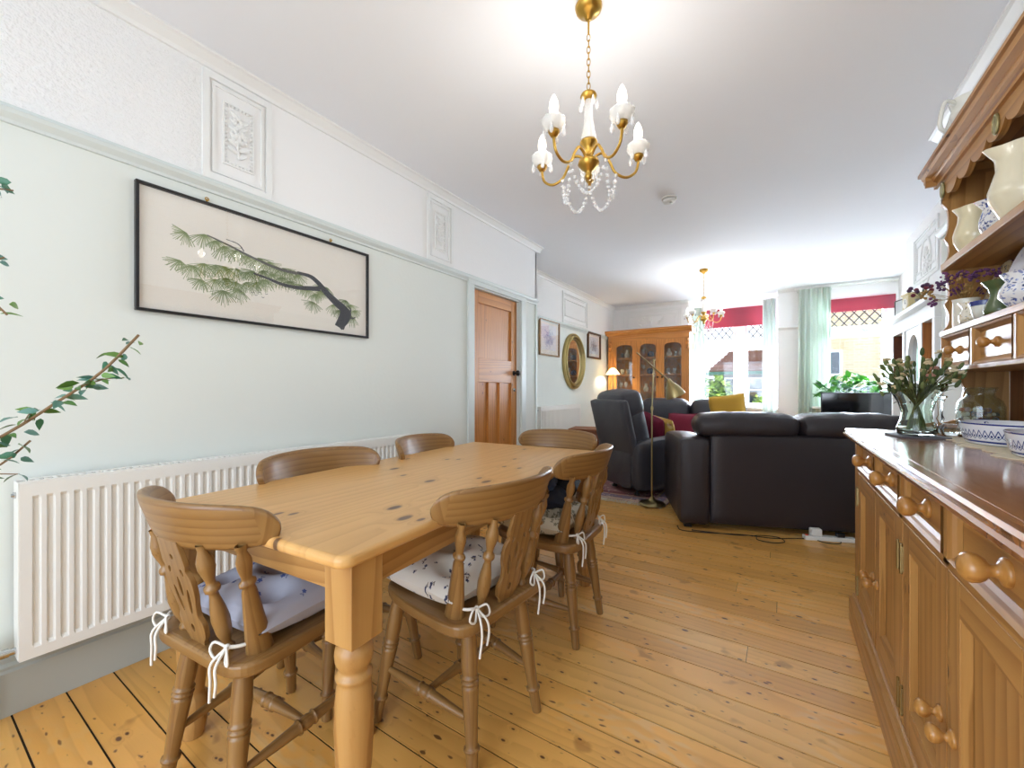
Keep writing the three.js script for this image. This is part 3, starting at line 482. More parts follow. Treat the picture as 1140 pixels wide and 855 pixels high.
radiator('short white radiator below the oval mirror', XF + 0.1, -4.72, -6.0, 0.25, 0.9, false);
// ---------------------------------------------------------------- pictures and mirror
function framed(label, x, z0, z1, y0, y1, fw, depth, frameMat, print, tilt = 0, mount) {
  const t = thing('framed_picture', label, 'picture', [x, y0, (z0 + z1) / 2]), w = (z0 - z1) / 2, h = y1 - y0; t.rotation.z = -tilt;
  part('frame', [box(0.003, 0, -w, depth, fw, w, 0.002), box(0.003, h - fw, -w, depth, h, w, 0.002), box(0.003, fw, -w, depth, h - fw, -w + fw, 0.002), box(0.003, fw, w - fw, depth, h - fw, w, 0.002)], frameMat, t);
  part('backing', box(0.003, 0.004, -w + 0.004, 0.006, h - 0.004, w - 0.004), std('#6b5a42', 0.9), t);
  const pr = new THREE.PlaneGeometry(2 * w - 2 * fw + 0.004, h - 2 * fw + 0.004).rotateY(Math.PI / 2).translate(0.0085, h / 2, 0); part('print', pr, std('#ffffff', 0.85, { map: print }), t);
  part('glazing', new THREE.BoxGeometry(0.0012, h - 2 * fw + 0.004, 2 * w - 2 * fw + 0.004).translate(depth - 0.006, h / 2, 0), M.glass, t);
  if (mount) for (const z of [-w * 0.55, w * 0.55]) part('hanging_hook', [bar(V(0.006, h - 0.004, z), V(0.006, h + 0.018, z), 0.004, 6), new THREE.TorusGeometry(0.007, 0.0025, 6, 10).rotateY(Math.PI / 2).translate(0.008, h + 0.018, z)], M.brass, t);
  return t;
}
seed = 77;
const pinePrint = canvasTex(1536, 720, (x, W, Hh) => {
  x.fillStyle = '#f3eee4'; x.fillRect(0, 0, W, Hh);
  for (let i = 0; i < 1800; i++) { x.fillStyle = `rgba(${150 + 80 * rnd()},${135 + 80 * rnd()},${110 + 80 * rnd()},0.05)`; x.fillRect(rr(0, W), rr(0, Hh), rr(1, 60), rr(0.6, 1.4)); x.fillRect(rr(0, W), rr(0, Hh), rr(0.6, 1.4), rr(1, 50)); }
  const stroke = (pts, w0, w1, col) => { x.fillStyle = col; const c = new THREE.CatmullRomCurve3(pts.map(([a, b]) => V(a * W, b * Hh, 0))), L = [], R = []; for (let i = 0; i <= 40; i++) { const t = i / 40, p = c.getPoint(t), g = c.getTangent(t), w = w0 + (w1 - w0) * t + 1.5 * noise.noise(t * 9, w0, 2); L.push([p.x - g.y * w, p.y + g.x * w]); R.unshift([p.x + g.y * w, p.y - g.x * w]); } x.beginPath(); [...L, ...R].forEach(([a, b], i) => i ? x.lineTo(a, b) : x.moveTo(a, b)); x.fill(); };
  const fan = (cx, cy, s, a0, tone) => { for (let k = 0; k < 22; k++) { const a = a0 + (k / 21 - 0.5) * 2.5 + rr(-0.05, 0.05), l = s * rr(0.75, 1.1); const g = tone + rr(-0.15, 0.15); x.strokeStyle = `rgba(${78 + 55 * g},${98 + 52 * g},${48 + 45 * g},0.8)`; x.lineWidth = rr(2.2, 4.4); x.beginPath(); x.moveTo(cx * W, cy * Hh); x.quadraticCurveTo(cx * W + Math.cos(a) * l * 0.5, cy * Hh + Math.sin(a) * l * 0.42 - 4, cx * W + Math.cos(a) * l, cy * Hh + Math.sin(a) * l); x.stroke(); } };
  const D = Math.PI / 2;
  const F = [[0.15, 0.3], [0.21, 0.27], [0.25, 0.3], [0.28, 0.33], [0.33, 0.34], [0.38, 0.36], [0.42, 0.36], [0.46, 0.38], [0.5, 0.4], [0.53, 0.4], [0.56, 0.41], [0.6, 0.43], [0.13, 0.55], [0.17, 0.57], [0.21, 0.53], [0.25, 0.52], [0.29, 0.52], [0.33, 0.51], [0.37, 0.52], [0.2, 0.68], [0.25, 0.65], [0.29, 0.62], [0.33, 0.64], [0.37, 0.62], [0.41, 0.6], [0.45, 0.56], [0.28, 0.74], [0.34, 0.7], [0.4, 0.5], [0.44, 0.47], [0.48, 0.48], [0.52, 0.5], [0.56, 0.52], [0.62, 0.53], [0.65, 0.56], [0.69, 0.6], [0.72, 0.55], [0.76, 0.5], [0.68, 0.69], [0.79, 0.68], [0.87, 0.6], [0.9, 0.64], [0.92, 0.7], [0.91, 0.78], [0.88, 0.74], [0.83, 0.73], [0.74, 0.5]];
  for (const [a, b] of F) fan(a, b, rr(74, 104), D + rr(-0.5, 0.5) - (a < 0.2 ? -0.5 : 0), rr(0.1, 0.9));
  const ink = '#3a3b42';
  stroke([[0.83, 0.93], [0.855, 0.8], [0.86, 0.72], [0.82, 0.66], [0.78, 0.6], [0.74, 0.53], [0.71, 0.47], [0.67, 0.42], [0.6, 0.41]], 44, 11, ink);
  stroke([[0.83, 0.93], [0.87, 0.83], [0.885, 0.75], [0.86, 0.7]], 30, 26, ink); stroke([[0.72, 0.53], [0.66, 0.55], [0.6, 0.57], [0.53, 0.57], [0.46, 0.54], [0.4, 0.52]], 19, 6, ink);
  stroke([[0.6, 0.42], [0.52, 0.42], [0.46, 0.4], [0.38, 0.36], [0.3, 0.31], [0.22, 0.27]], 12, 4, '#5d5c58'); stroke([[0.36, 0.33], [0.34, 0.28], [0.29, 0.26]], 4, 2, ink); stroke([[0.88, 0.78], [0.91, 0.8], [0.93, 0.78]], 9, 4, ink); stroke([[0.86, 0.73], [0.84, 0.7], [0.83, 0.66]], 8, 3, ink); stroke([[0.89, 0.75], [0.9, 0.7], [0.88, 0.66]], 8, 4, ink);
  for (const [a, b] of [[0.395, 0.71], [0.41, 0.73], [0.425, 0.695], [0.44, 0.74], [0.455, 0.7], [0.36, 0.745], [0.345, 0.72]]) { x.strokeStyle = '#4a4a4a'; x.lineWidth = 3; x.beginPath(); x.arc(a * W, b * Hh - 8, 9, 0.4, 2.7); x.stroke(); }
});
framed('large framed print of a leaning pine branch with tiny birds', XL, -0.592, -1.749, 1.463, 2.006, 0.012, 0.026, M.black, pinePrint, 0, true);
const sketch = (bg, ink, sd) => { seed = sd; return canvasTex(256, 320, (x, W, Hh) => { x.fillStyle = '#f3efe6'; x.fillRect(0, 0, W, Hh); x.fillStyle = bg; x.fillRect(30, 36, W - 60, Hh - 80); for (let i = 0; i < 260; i++) { const a = W / 2 + (rnd() + rnd() - 1) * 75, b = Hh * 0.52 + (rnd() + rnd() - 1) * 85; x.strokeStyle = ink[Math.floor(rnd() * ink.length)]; x.globalAlpha = 0.35; x.lineWidth = rr(1, 5); x.beginPath(); x.moveTo(a, b); x.quadraticCurveTo(a + rr(-30, 30), b + rr(-30, 30), a + rr(-25, 25), b + rr(-30, 30)); x.stroke(); } x.globalAlpha = 1; }); };
framed('pale sketch in a slim wooden frame between the door and the oval mirror', XF, -4.83, -5.42, 1.6, 2.1, 0.02, 0.03, std('#9b7a52', 0.5), sketch('#eef0f4', ['#7f8fc0', '#9ba7cf', '#a8b4c9', '#6b7bb0'], 21));
framed('small dark-framed street scene between the oval mirror and the glazed cupboard', XF, -6.47, -7.04, 1.665, 2.105, 0.03, 0.035, std('#5b3f28', 0.5), sketch('#dfe3ea', ['#56658c', '#8a8f99', '#9c8d72', '#3f4a66'], 22));
{ const m = thing('oval_mirror', 'oval wall mirror in a gilded moulded frame above the short radiator', 'mirror', [XF, 1.57, -5.92]);
  const oval = (r, rt, s) => new THREE.TorusGeometry(1, rt, 8, 48).scale(0.36, 0.41, 0.9).rotateY(Math.PI / 2).scale(1, r, r).translate(s, 0, 0), gilt = std('#b9a66c', 0.35, { metalness: 0.75 });
  part('frame', [oval(1.02, 0.035, 0.02), oval(0.93, 0.045, 0.032), oval(0.84, 0.03, 0.022)], gilt, m); part('backing', new THREE.CylinderGeometry(1, 1, 0.012, 48).rotateZ(Math.PI / 2).scale(1, 0.42, 0.37).translate(0.008, 0, 0), std('#4a3a22', 0.8), m);
  part('mirror_glass', new THREE.CylinderGeometry(1, 1, 0.004, 48).rotateZ(Math.PI / 2).scale(1, 0.345, 0.305).translate(0.018, 0, 0), std('#eef1f0', 0.02, { metalness: 1 }), m); }
// ---------------------------------------------------------------- chandeliers
const bulbMat = new THREE.MeshStandardMaterial({ color: '#fff6e6', roughness: 0.4, emissive: new THREE.Color(1, 0.93, 0.8), emissiveIntensity: 1.1 });
const crystal = phys('#ffffff', 0.08, { transmission: 0.55, thickness: 0, ior: 1.6, clearcoat: 1, clearcoatRoughness: 0.02 }), milk = phys('#f4f3f0', 0.2, { transmission: 0.35, thickness: 0 });
function makeChandelier(label, at, turn, power) {
  const c = thing('chandelier', label, 'chandelier', at, turn, 'brass and crystal chandeliers');
  // local y = 0 at the ceiling
  part('ceiling_rose', lathe([[0.001, -0.062], [0.012, -0.06], [0.02, -0.045], [0.035, -0.038], [0.05, -0.025], [0.055, -0.01], [0.05, 0], [0.001, 0]], 20), M.brass, c);
  part('hanging_rod', bar(V(0, -0.12, 0), V(0, -0.055, 0), 0.004, 8), M.brass, c);
  for (let i = 0; i < 9; i++) { const g = new THREE.TorusGeometry(0.011, 0.0024, 6, 14).scale(0.62, 1.35, 1); if (i % 2) g.rotateY(Math.PI / 2); part('chain_link', g.translate(0, -0.134 - i * 0.0248, 0), M.brass, c); }
  part('top_crown', lathe([[0.004, -0.35], [0.012, -0.352], [0.03, -0.365], [0.034, -0.375], [0.02, -0.385], [0.014, -0.39], [0.001, -0.39]], 16), M.brass, c);
  const drop = mergeVertices(lathe([[0.0005, 0], [0.003, -0.006], [0.008, -0.022], [0.0088, -0.03], [0.006, -0.038], [0.0005, -0.042]], 8));
  for (let k = 0; k < 5; k++) { const a = k / 5 * 6.283 + 0.4; part('crystal_drop', drop.clone().translate(Math.cos(a) * 0.034, -0.385, Math.sin(a) * 0.034), crystal, c); }
  part('column', lathe([[0.014, -0.385], [0.016, -0.42], [0.018, -0.47], [0.026, -0.52], [0.033, -0.55], [0.03, -0.56], [0.001, -0.56]], 14), milk, c);
  part('body', lathe([[0.001, -0.555], [0.034, -0.556], [0.036, -0.565], [0.02, -0.58], [0.014, -0.6], [0.016, -0.625], [0.04, -0.635], [0.044, -0.65], [0.03, -0.668], [0.014, -0.68], [0.012, -0.69], [0.016, -0.7], [0.01, -0.712], [0.001, -0.716]], 16), M.brass, c);
  const R = 0.21, arms = [];
  for (let k = 0; k < 5; k++) {
    const a = k / 5 * 6.2832, rad = (r, y) => V(Math.sin(a) * r, y, Math.cos(a) * r);
    const arm = part('arm', tube([rad(0.014, -0.64), rad(0.03, -0.615), rad(0.06, -0.602), rad(0.085, -0.63), rad(0.115, -0.68), rad(0.16, -0.695), rad(0.198, -0.672), rad(R, -0.632), rad(R, -0.615)], 0.0055, 36, 8), M.brass, c);
    const p = rad(R, 0);
    part('cup', lathe([[0.001, -0.625], [0.012, -0.623], [0.021, -0.609], [0.022, -0.601], [0.001, -0.601]], 12).translate(p.x, 0, p.z), M.brass, arm);
    const dish = lathe([[0.012, -0.601], [0.03, -0.598], [0.042, -0.580], [0.045, -0.565], [0.04, -0.556], [0.036, -0.565], [0.026, -0.583], [0.012, -0.588]], 20); { const q = dish.attributes.position; for (let i = 0; i < q.count; i++) { const t = Math.atan2(q.getX(i), q.getZ(i)), f = 1 + 0.06 * Math.cos(t * 10); q.setX(i, q.getX(i) * f); q.setZ(i, q.getZ(i) * f); } dish.computeVertexNormals(); }
    part('glass_dish', dish.translate(p.x, 0, p.z), milk, arm);
    part('candle_sleeve', lathe([[0.001, -0.591], [0.013, -0.591], [0.013, -0.547], [0.001, -0.547]], 12).translate(p.x, 0, p.z), milk, arm);
    part('bulb', lathe([[0.008, -0.548], [0.015, -0.535], [0.0185, -0.515], [0.016, -0.493], [0.008, -0.473], [0.0005, -0.463]], 12).translate(p.x, 0, p.z), bulbMat, arm);
    for (let j = 0; j < 4; j++) { const b = a + j * 1.571 + 0.5; part('crystal_drop', drop.clone().translate(p.x + Math.sin(b) * 0.038, -0.588, p.z + Math.cos(b) * 0.038), crystal, arm); }
    const l = new THREE.PointLight(new THREE.Color(1, 0.96, 0.91), power); l.position.set(p.x, -0.513, p.z); l.castShadow = true; c.add(l); arms.push(a);
    // bead strands from arm to arm
    const b = a + 6.2832 / 5, q0 = V(Math.sin(a) * 0.115, -0.69, Math.cos(a) * 0.115), q1 = V(Math.sin(b) * 0.115, -0.69, Math.cos(b) * 0.115), beads = [];
    for (let i = 0; i <= 16; i++) { const t = i / 16, v = q0.clone().lerp(q1, t); v.y -= 0.12 * (1 - (2 * t - 1) ** 2); beads.push(new THREE.IcosahedronGeometry(i % 3 ? 0.0068 : 0.0085, 1).translate(v.x, v.y, v.z)); }
    const st = part('bead_strand', beads, crystal, c); st.userData.kind = 'stuff';
  }
  return c;
}
const fwd = 33 * Math.PI / 180;
makeChandelier('brass chandelier with lit candle bulbs and crystal drops above the dining table', [-0.66, H, -1.59], Math.PI + fwd - 12 * Math.PI / 180, BULB);
makeChandelier('brass and crystal chandelier in the front sitting area near the bay window', [-0.85, H, -5.9], 0.7, FAR_BULB);
{ const s = thing('smoke_alarm', 'round white smoke alarm on the ceiling between the two chandeliers', 'smoke alarm', [-0.77, H, -3.55]);
  part('base_plate', lathe([[0.001, -0.012], [0.06, -0.012], [0.062, -0.004], [0.062, 0], [0.001, 0]], 24), M.trimWhite, s); part('cover', lathe([[0.001, -0.042], [0.03, -0.042], [0.046, -0.036], [0.05, -0.025], [0.055, -0.012], [0.001, -0.012]], 24), std('#e6e6e2', 0.5), s); part('test_button', lathe([[0.001, -0.047], [0.01, -0.046], [0.012, -0.041], [0.001, -0.041]], 12).translate(0.015, 0, 0.01), std('#b9b9b4', 0.5), s); }
// ---------------------------------------------------------------- the weeping fig at the left edge
{ seed = 311; const p = thing('potted_fig', 'weeping fig whose leafy twigs reach into view above the long radiator', 'plant', [-1.86, 0, 0.28]);
  part('pot', lathe([[0.001, 0], [0.1, 0], [0.105, 0.01], [0.14, 0.24], [0.15, 0.25], [0.15, 0.28], [0.138, 0.28], [0.13, 0.25], [0.001, 0.25]], 24), std('#a5603f', 0.8), p); part('soil', lathe([[0.001, 0.255], [0.131, 0.25]], 20), std('#3a2a1e', 1), p);
  const bark = std('#8a6f50', 0.9); part('trunk', tube([V(0, 0.24, 0), V(0.02, 0.6, -0.02), V(-0.01, 0.95, 0.01), V(0.01, 1.4, -0.02)], 0.014, 20, 8), bark, p);
  const leafMats = ['#4f7a36', '#6f9a45', '#3f7a5a', '#5f8f80'].map((c) => phys(c, 0.4, { transmission: 0.25, thickness: 0, side: THREE.DoubleSide }));
  const lf = leafShape(1, 0.42, 0.22, 4);
  const branch = (pts, r, n, twig = true) => { // points in world coordinates
    const c = new THREE.CatmullRomCurve3(pts.map(([x, y, z]) => V(x + 1.86, y, z - 0.28))), gs = [new THREE.TubeGeometry(c, 20, r, 6)], b = part('branch', gs, bark, p);
    for (let i = 0; i < n; i++) { const t = 0.12 + 0.86 * (i + rnd() * 0.6) / n, q = c.getPoint(Math.min(1, t)), m = lf.clone(), l = rr(0.036, 0.058); m.scale(l, l, l); part('leaf', place(m, [q.x + rr(-0.015, 0.015), q.y + rr(-0.015, 0.022), q.z + rr(-0.015, 0.015)], rr(-1.4, 1.4), rr(0, 6.28), rr(-0.9, 0.6)), leafMats[Math.floor(rnd() * 4)], b); }
    if (twig) for (let i = 0; i < 5; i++) { const t = rr(0.15, 0.8), q = c.getPoint(t), e = [q.x + rr(-0.05, 0.03), q.y + rr(-0.05, 0.06), q.z + rr(-0.1, 0.01)]; part('twig', tube([q, V((q.x + e[0]) / 2, (q.y + e[1]) / 2 + 0.008, (q.z + e[2]) / 2), V(...e)], 0.0016, 8, 5), bark, b); for (let j = 0; j < 2; j++) { const m = lf.clone(), l = rr(0.03, 0.045); m.scale(l, l, l); part('leaf', place(m, e, rr(-0.6, 0.6), rr(0, 6.28), rr(-0.8, 0.4)), leafMats[Math.floor(rnd() * 4)], b); } }
  };
  branch([[-1.85, 0.8, 0.27], [-1.83, 0.88, 0.0], [-1.8, 1.0, -0.19], [-1.78, 1.1, -0.3], [-1.76, 1.18, -0.38], [-1.77, 1.31, -0.475]], 0.0042, 64);
  branch([[-1.85, 0.75, 0.27], [-1.84, 0.84, -0.02], [-1.82, 0.92, -0.19], [-1.8, 0.985, -0.245]], 0.003, 16);
  branch([[-1.85, 1.3, 0.27], [-1.85, 1.42, 0.0], [-1.83, 1.38, -0.17], [-1.82, 1.34, -0.205]], 0.003, 18, false);
  branch([[-1.85, 1.35, 0.27], [-1.84, 1.6, 0.05], [-1.82, 1.685, -0.18], [-1.81, 1.69, -0.215]], 0.0022, 9, false); branch([[-1.85, 1.3, 0.27], [-1.84, 1.44, 0.02], [-1.82, 1.48, -0.17], [-1.82, 1.5, -0.2]], 0.0022, 7, false);
  branch([[-1.85, 1.38, 0.27], [-1.9, 1.55, 0.4], [-1.8, 1.5, 0.6]], 0.004, 14); branch([[-1.85, 1.2, 0.27], [-1.7, 1.3, 0.4], [-1.6, 1.25, 0.55]], 0.004, 14);
}
// ---------------------------------------------------------------- dresser base
const DX = 0.3, DZF = -2.6, DZN = -0.7, DT = 0.94;
const topTex = repeatPer(pineTex(1024, 384, 1.82, 0.56, { light: [0.72, 0.5, 0.3], dark: [0.48, 0.29, 0.16], knots: someKnots(5, 1.82, 0.56, 0.007, 0.012), rings: 40, z: 23, contrast: 0.95 }), 1.82, 0.56);
// sloping moulding ring in the plane x: from rectangle at x = xa to a smaller one at x = xb
function slope(y0, y1, z0, z1, w, xa, xb) {
  const o = [[y0, z0], [y0, z1], [y1, z1], [y1, z0]], n = [[y0 + w, z0 - w], [y0 + w, z1 + w], [y1 - w, z1 + w], [y1 - w, z0 - w]], pos = [];
  for (let i = 0; i < 4; i++) { const j = (i + 1) % 4, a = [xa, ...o[i]], b = [xa, ...o[j]], c = [xb, ...n[j]], d = [xb, ...n[i]]; pos.push(...a, ...b, ...c, ...a, ...c, ...d); }
  const g = new THREE.BufferGeometry(), uv = []; for (let k = 0; k < pos.length / 3; k++) { const y = pos[3 * k + 1], z = pos[3 * k + 2], up = Math.floor(k / 6) % 2; uv.push(up ? y + 0.3 : z + 0.3, up ? z : y); } g.setAttribute('position', new THREE.Float32BufferAttribute(pos, 3)); g.setAttribute('uv', new THREE.Float32BufferAttribute(uv, 2)); g.computeVertexNormals(); return g;
}
const knobProfile = [[0.52, 0], [0.54, 0.06], [0.5, 0.12], [0.4, 0.15], [0.24, 0.22], [0.22, 0.36], [0.4, 0.45], [0.52, 0.58], [0.56, 0.72], [0.5, 0.86], [0.32, 0.96], [0.001, 1]];
const knobMat = phys('#e6d2b0', 0.3, { map: TX.pine, clearcoat: 0.3, clearcoatRoughness: 0.2 });
const knobAt = (name, parent, x, y, z, d, len) => part(name, turned(V(x, y, z), V(x - len, y, z), knobProfile.map(([r, t]) => [r * d, t]), 18), knobMat, parent, true);
{
  const b = thing('dresser', 'long pine dresser with panelled cupboard doors, drawers and turned wooden knobs', 'dresser', [0.56, 0, -1.71]), P = (n, g, ax, m = M.dresser, par = b) => part(n, grain(g, ax, rr(0, 2), rr(0, 0.5)), m, par, true);
  const ws = shape([[0, 0], [-0.03, 0], [-0.036, 0.006], [-0.036, 0.014], [-0.028, 0.018], [-0.03, 0.03], [-0.024, 0.036], [0, 0.036]]);
  const worktop = phys('#ffffff', 0.22, { map: topTex, clearcoat: 0.5, clearcoatRoughness: 0.12 });
  P('worktop', box(DX - 0.008, DT - 0.036, DZF - 0.008, 0.822, DT, DZN, 0.002), 'z', worktop);
  const edge = extrude(ws, DZN - DZF + 0.03); edge.translate(DX - 0.008, DT - 0.036, DZF - 0.03); P('worktop_edge', edge, 'z', worktop); { const e2 = extrude(ws, 0.53); e2.rotateY(-Math.PI / 2); e2.rotateY(Math.PI); e2.rotateY(0); const g = box(DX - 0.03, DT - 0.036, DZF - 0.034, 0.822, DT, DZF - 0.006, 0.008); P('worktop_edge', g, 'x', worktop); void e2; }
  P('side_panel', box(DX + 0.005, 0.02, DZF, 0.82, DT - 0.036, DZF + 0.02, 0.002), 'y'); P('side_panel', box(DX + 0.005, 0.02, DZN - 0.02, 0.82, DT - 0.036, DZN, 0.002), 'y'); P('back_panel', box(0.8, 0.05, DZF + 0.02, 0.82, DT - 0.04, DZN - 0.02), 'y'); P('bottom_panel', box(DX + 0.02, 0.1, DZF + 0.02, 0.8, 0.12, DZN - 0.02), 'z');
  const st = [[DZF, -2.515], [-2.105, -2.065], [-1.7, -1.66], [-1.29, -1.25], [-0.86, DZN]];
  for (const [a, c] of [st[0], st[2], st[4]]) P('front_stile', box(DX, 0.1, a, DX + 0.022, DT - 0.036, c, 0.002), 'y');
  for (const [a, c] of [st[1], st[3]]) P('front_stile', box(DX, 0.75, a, DX + 0.022, DT - 0.036, c, 0.002), 'y');
  P('front_rail', box(DX, 0.885, -2.515, DX + 0.022, DT - 0.036, -0.86, 0.001), 'z'); P('front_rail', box(DX, 0.745, -2.515, DX + 0.022, 0.766, -0.86, 0.002), 'z'); P('front_rail', box(DX, 0.1, -2.515, DX + 0.022, 0.14, -0.86, 0.002), 'z');
  P('plinth', box(DX - 0.022, 0, DZF - 0.02, DX + 0.0, 0.1, DZN, 0.003), 'z'); P('plinth', box(DX, 0, DZF - 0.02, 0.82, 0.1, DZF + 0.0, 0.003), 'x'); { const m = extrude(shape([[0, 0], [-0.022, 0], [-0.018, 0.012], [-0.01, 0.018], [-0.006, 0.034], [0, 0.036]]), DZN - DZF + 0.02); m.translate(DX, 0.1, DZF - 0.02); P('plinth_moulding', m, 'z'); }
  for (const [a, c, k] of [[-2.515, -2.105, -2.3], [-2.065, -1.7, -1.88], [-1.66, -1.29, -1.47], [-1.25, -0.86, -1.025]]) {
    const d = P('drawer', box(DX + 0.016, 0.768, a + 0.002, DX + 0.03, 0.883, c - 0.002), 'z');
    part('drawer_moulding', [slope(0.767, 0.884, c - 0.001, a + 0.001, 0.008, DX - 0.004, DX + 0.002), slope(0.775, 0.876, c - 0.009, a + 0.009, 0.004, DX + 0.002, DX + 0.0085), slope(0.779, 0.872, c - 0.013, a + 0.013, 0.008, DX + 0.0085, DX + 0.0155)], M.dresser, d, true);
    knobAt('knob', d, DX + 0.016, 0.826, k, 0.046, 0.062);
  }
  for (const [a, c, k] of [[-2.515, -2.087, -2.125], [-2.083, -1.7, -2.045], [-1.66, -1.272, -1.312], [-1.268, -0.86, -1.228]]) {
    const d = P('door', box(DX + 0.016, 0.143, a + 0.002, DX + 0.024, 0.742, c - 0.002), 'y'), y0 = 0.143, y1 = 0.743, q = 0.075;
    P('door_stile', box(DX + 0.001, y0, a + 0.002, DX + 0.02, y1, a + q, 0.0015), 'y', M.dresser, d); P('door_stile', box(DX + 0.001, y0, c - q, DX + 0.02, y1, c - 0.002, 0.0015), 'y', M.dresser, d);
    P('door_rail', box(DX + 0.001, y0, a + q, DX + 0.02, y0 + q + 0.01, c - q, 0.0015), 'z', M.dresser, d); P('door_rail', box(DX + 0.001, y1 - q, a + q, DX + 0.02, y1, c - q, 0.0015), 'z', M.dresser, d);
    part('panel_moulding', [slope(y0 + q + 0.01, y1 - q, c - q, a + q, 0.018, DX + 0.003, DX + 0.0155)], M.dresser, d, true);
    knobAt('knob', d, DX + 0.001, 0.4, k, 0.034, 0.045);
  }
  const hinge = (z, y) => part('hinge', [box(DX - 0.003, y - 0.038, z - 0.007, DX + 0.002, y + 0.038, z + 0.009, 0.001), bar(V(DX - 0.003, y - 0.045, z), V(DX - 0.003, y + 0.045, z), 0.004, 8)], M.antique, b, true);
  for (const z of [-2.515, -1.7, -1.66, -0.86]) for (const y of [0.63, 0.21]) hinge(z, y);
}
// ---------------------------------------------------------------- plate rack standing on the dresser
{
  const r = thing('plate_rack', 'open pine plate rack with scalloped sides and small drawers standing on the dresser', 'plate rack', [0.7, DT, -1.71]), P = (n, g, ax, m = M.dresser, par = r) => part(n, grain(g, ax, rr(0, 2), rr(0, 0.5)), m, par, true);
  const RX = 0.6, BK = 0.8, Z0 = DZF - 0.01, Z1 = DZN;
  const side = new THREE.Shape(); side.moveTo(BK, DT); side.lineTo(0.54, DT); side.lineTo(0.54, DT + 0.03); side.bezierCurveTo(0.58, DT + 0.035, 0.63, DT + 0.05, 0.66, DT + 0.07); side.bezierCurveTo(0.68, DT + 0.1, 0.655, DT + 0.14, 0.665, DT + 0.17); side.bezierCurveTo(0.68, DT + 0.22, 0.64, DT + 0.25, RX, 1.205); side.lineTo(RX, 1.392); side.bezierCurveTo(0.61, 1.4, 0.622, 1.41, 0.622, 1.45); side.bezierCurveTo(0.622, 1.48, 0.608, 1.49, 0.608, 1.51); side.lineTo(0.618, 1.525); side.bezierCurveTo(0.626, 1.55, 0.62, 1.6, 0.617, 1.62); side.bezierCurveTo(0.62, 1.64, 0.61, 1.65, RX, 1.656); side.lineTo(RX, 1.69); side.bezierCurveTo(0.62, 1.705, 0.624, 1.73, 0.62, 1.77); side.lineTo(0.606, 1.8); side.bezierCurveTo(0.622, 1.82, 0.624, 1.9, 0.616, 1.93); side.lineTo(RX, 1.955); side.lineTo(RX, 2.06); side.lineTo(BK, 2.06); side.lineTo(BK, DT);
  for (const z of [Z0, Z1 - 0.02]) { const g = extrude(side, 0.02); g.translate(0, 0, z); P('side_board', g, 'y'); }
  for (let z = Z0 + 0.02; z < Z1 - 0.03; z += 0.1165) P('back_board', box(BK, DT + 0.002, z + 0.001, BK + 0.012, 2.06, Math.min(z + 0.1155, Z1), 0.002), 'y', std('#a5835a', 0.5, { map: TX.dresser }));
  const lit = M.dresser;
  P('shelf', box(RX - 0.006, 1.656, Z0 + 0.02, BK, 1.686, Z1 - 0.02, 0.003), 'z', lit); P('shelf', box(RX - 0.006, 1.366, Z0 + 0.0, BK, 1.39, Z1, 0.003), 'z', lit); P('shelf', box(RX - 0.006, 1.207, Z0 + 0.0, BK, 1.225, Z1, 0.003), 'z', lit);
  for (let i = 0; i < 5; i++) {
    const a = Z0 + 0.012 + i * 0.352, c = a + 0.325; P('drawer_divider', box(RX, 1.225, c, RX + 0.15, 1.366, c + 0.027, 0.002), 'y');
    const d = P('drawer', box(RX + 0.016, 1.227, a + 0.002, RX + 0.03, 1.364, c - 0.002), 'z');
    part('drawer_moulding', [slope(1.2265, 1.3645, c - 0.001, a + 0.001, 0.007, RX - 0.002, RX + 0.002), slope(1.2335, 1.3575, c - 0.008, a + 0.008, 0.006, RX + 0.002, RX + 0.008), slope(1.24, 1.351, c - 0.014, a + 0.014, 0.008, RX + 0.008, RX + 0.0155)], M.dresser, d, true); knobAt('knob', d, RX + 0.016, 1.295, (a + c) / 2, 0.034, 0.05);
  }
  const fr = new THREE.Shape(); fr.moveTo(0, 2.07); fr.lineTo(0, 1.96); const L = Z1 - Z0; fr.bezierCurveTo(0.02, 1.96, 0.035, 1.985, 0.06, 2.005); for (let z = 0.06, i = 0; z < L - 0.06; z += 0.145, i++) { const e = Math.min(L - 0.06, z + 0.145); fr.bezierCurveTo(z + 0.005, 1.985, z + 0.04, 1.97, (z + e) / 2, 1.968); fr.bezierCurveTo(e - 0.04, 1.97, e - 0.02, 1.985, e, 2.005); } fr.lineTo(L, 1.96); fr.lineTo(L, 2.07); fr.lineTo(0, 2.07);
  const fg = extrude(fr, 0.018); fg.rotateY(-Math.PI / 2); fg.translate(RX + 0.018, 0, Z0); P('scalloped_frieze', fg, 'z');
  const co = shape([[0, 0], [-0.012, 0], [-0.012, 0.012], [-0.026, 0.02], [-0.03, 0.028], [-0.03, 0.036], [-0.05, 0.046], [-0.056, 0.06], [-0.066, 0.062], [-0.066, 0.076], [0, 0.076]]);
  const cg = extrude(co, L + 0.06); cg.translate(RX, 2.05, Z0 - 0.05); P('cornice', cg, 'z'); const cs = extrude(co, BK - RX + 0.06); cs.rotateY(Math.PI / 2); cs.scale(1, 1, 1); cs.translate(RX - 0.06, 2.05, Z0); P('cornice', (() => { const g = extrude(co, BK - RX + 0.05); g.rotateY(-Math.PI / 2); g.translate(BK, 2.05, Z0); g.scale(1, 1, 1); return g; })(), 'x'); void cs;
  P('top_board', box(RX - 0.05, 2.115, Z0 - 0.04, BK, 2.126, Z1), 'z');
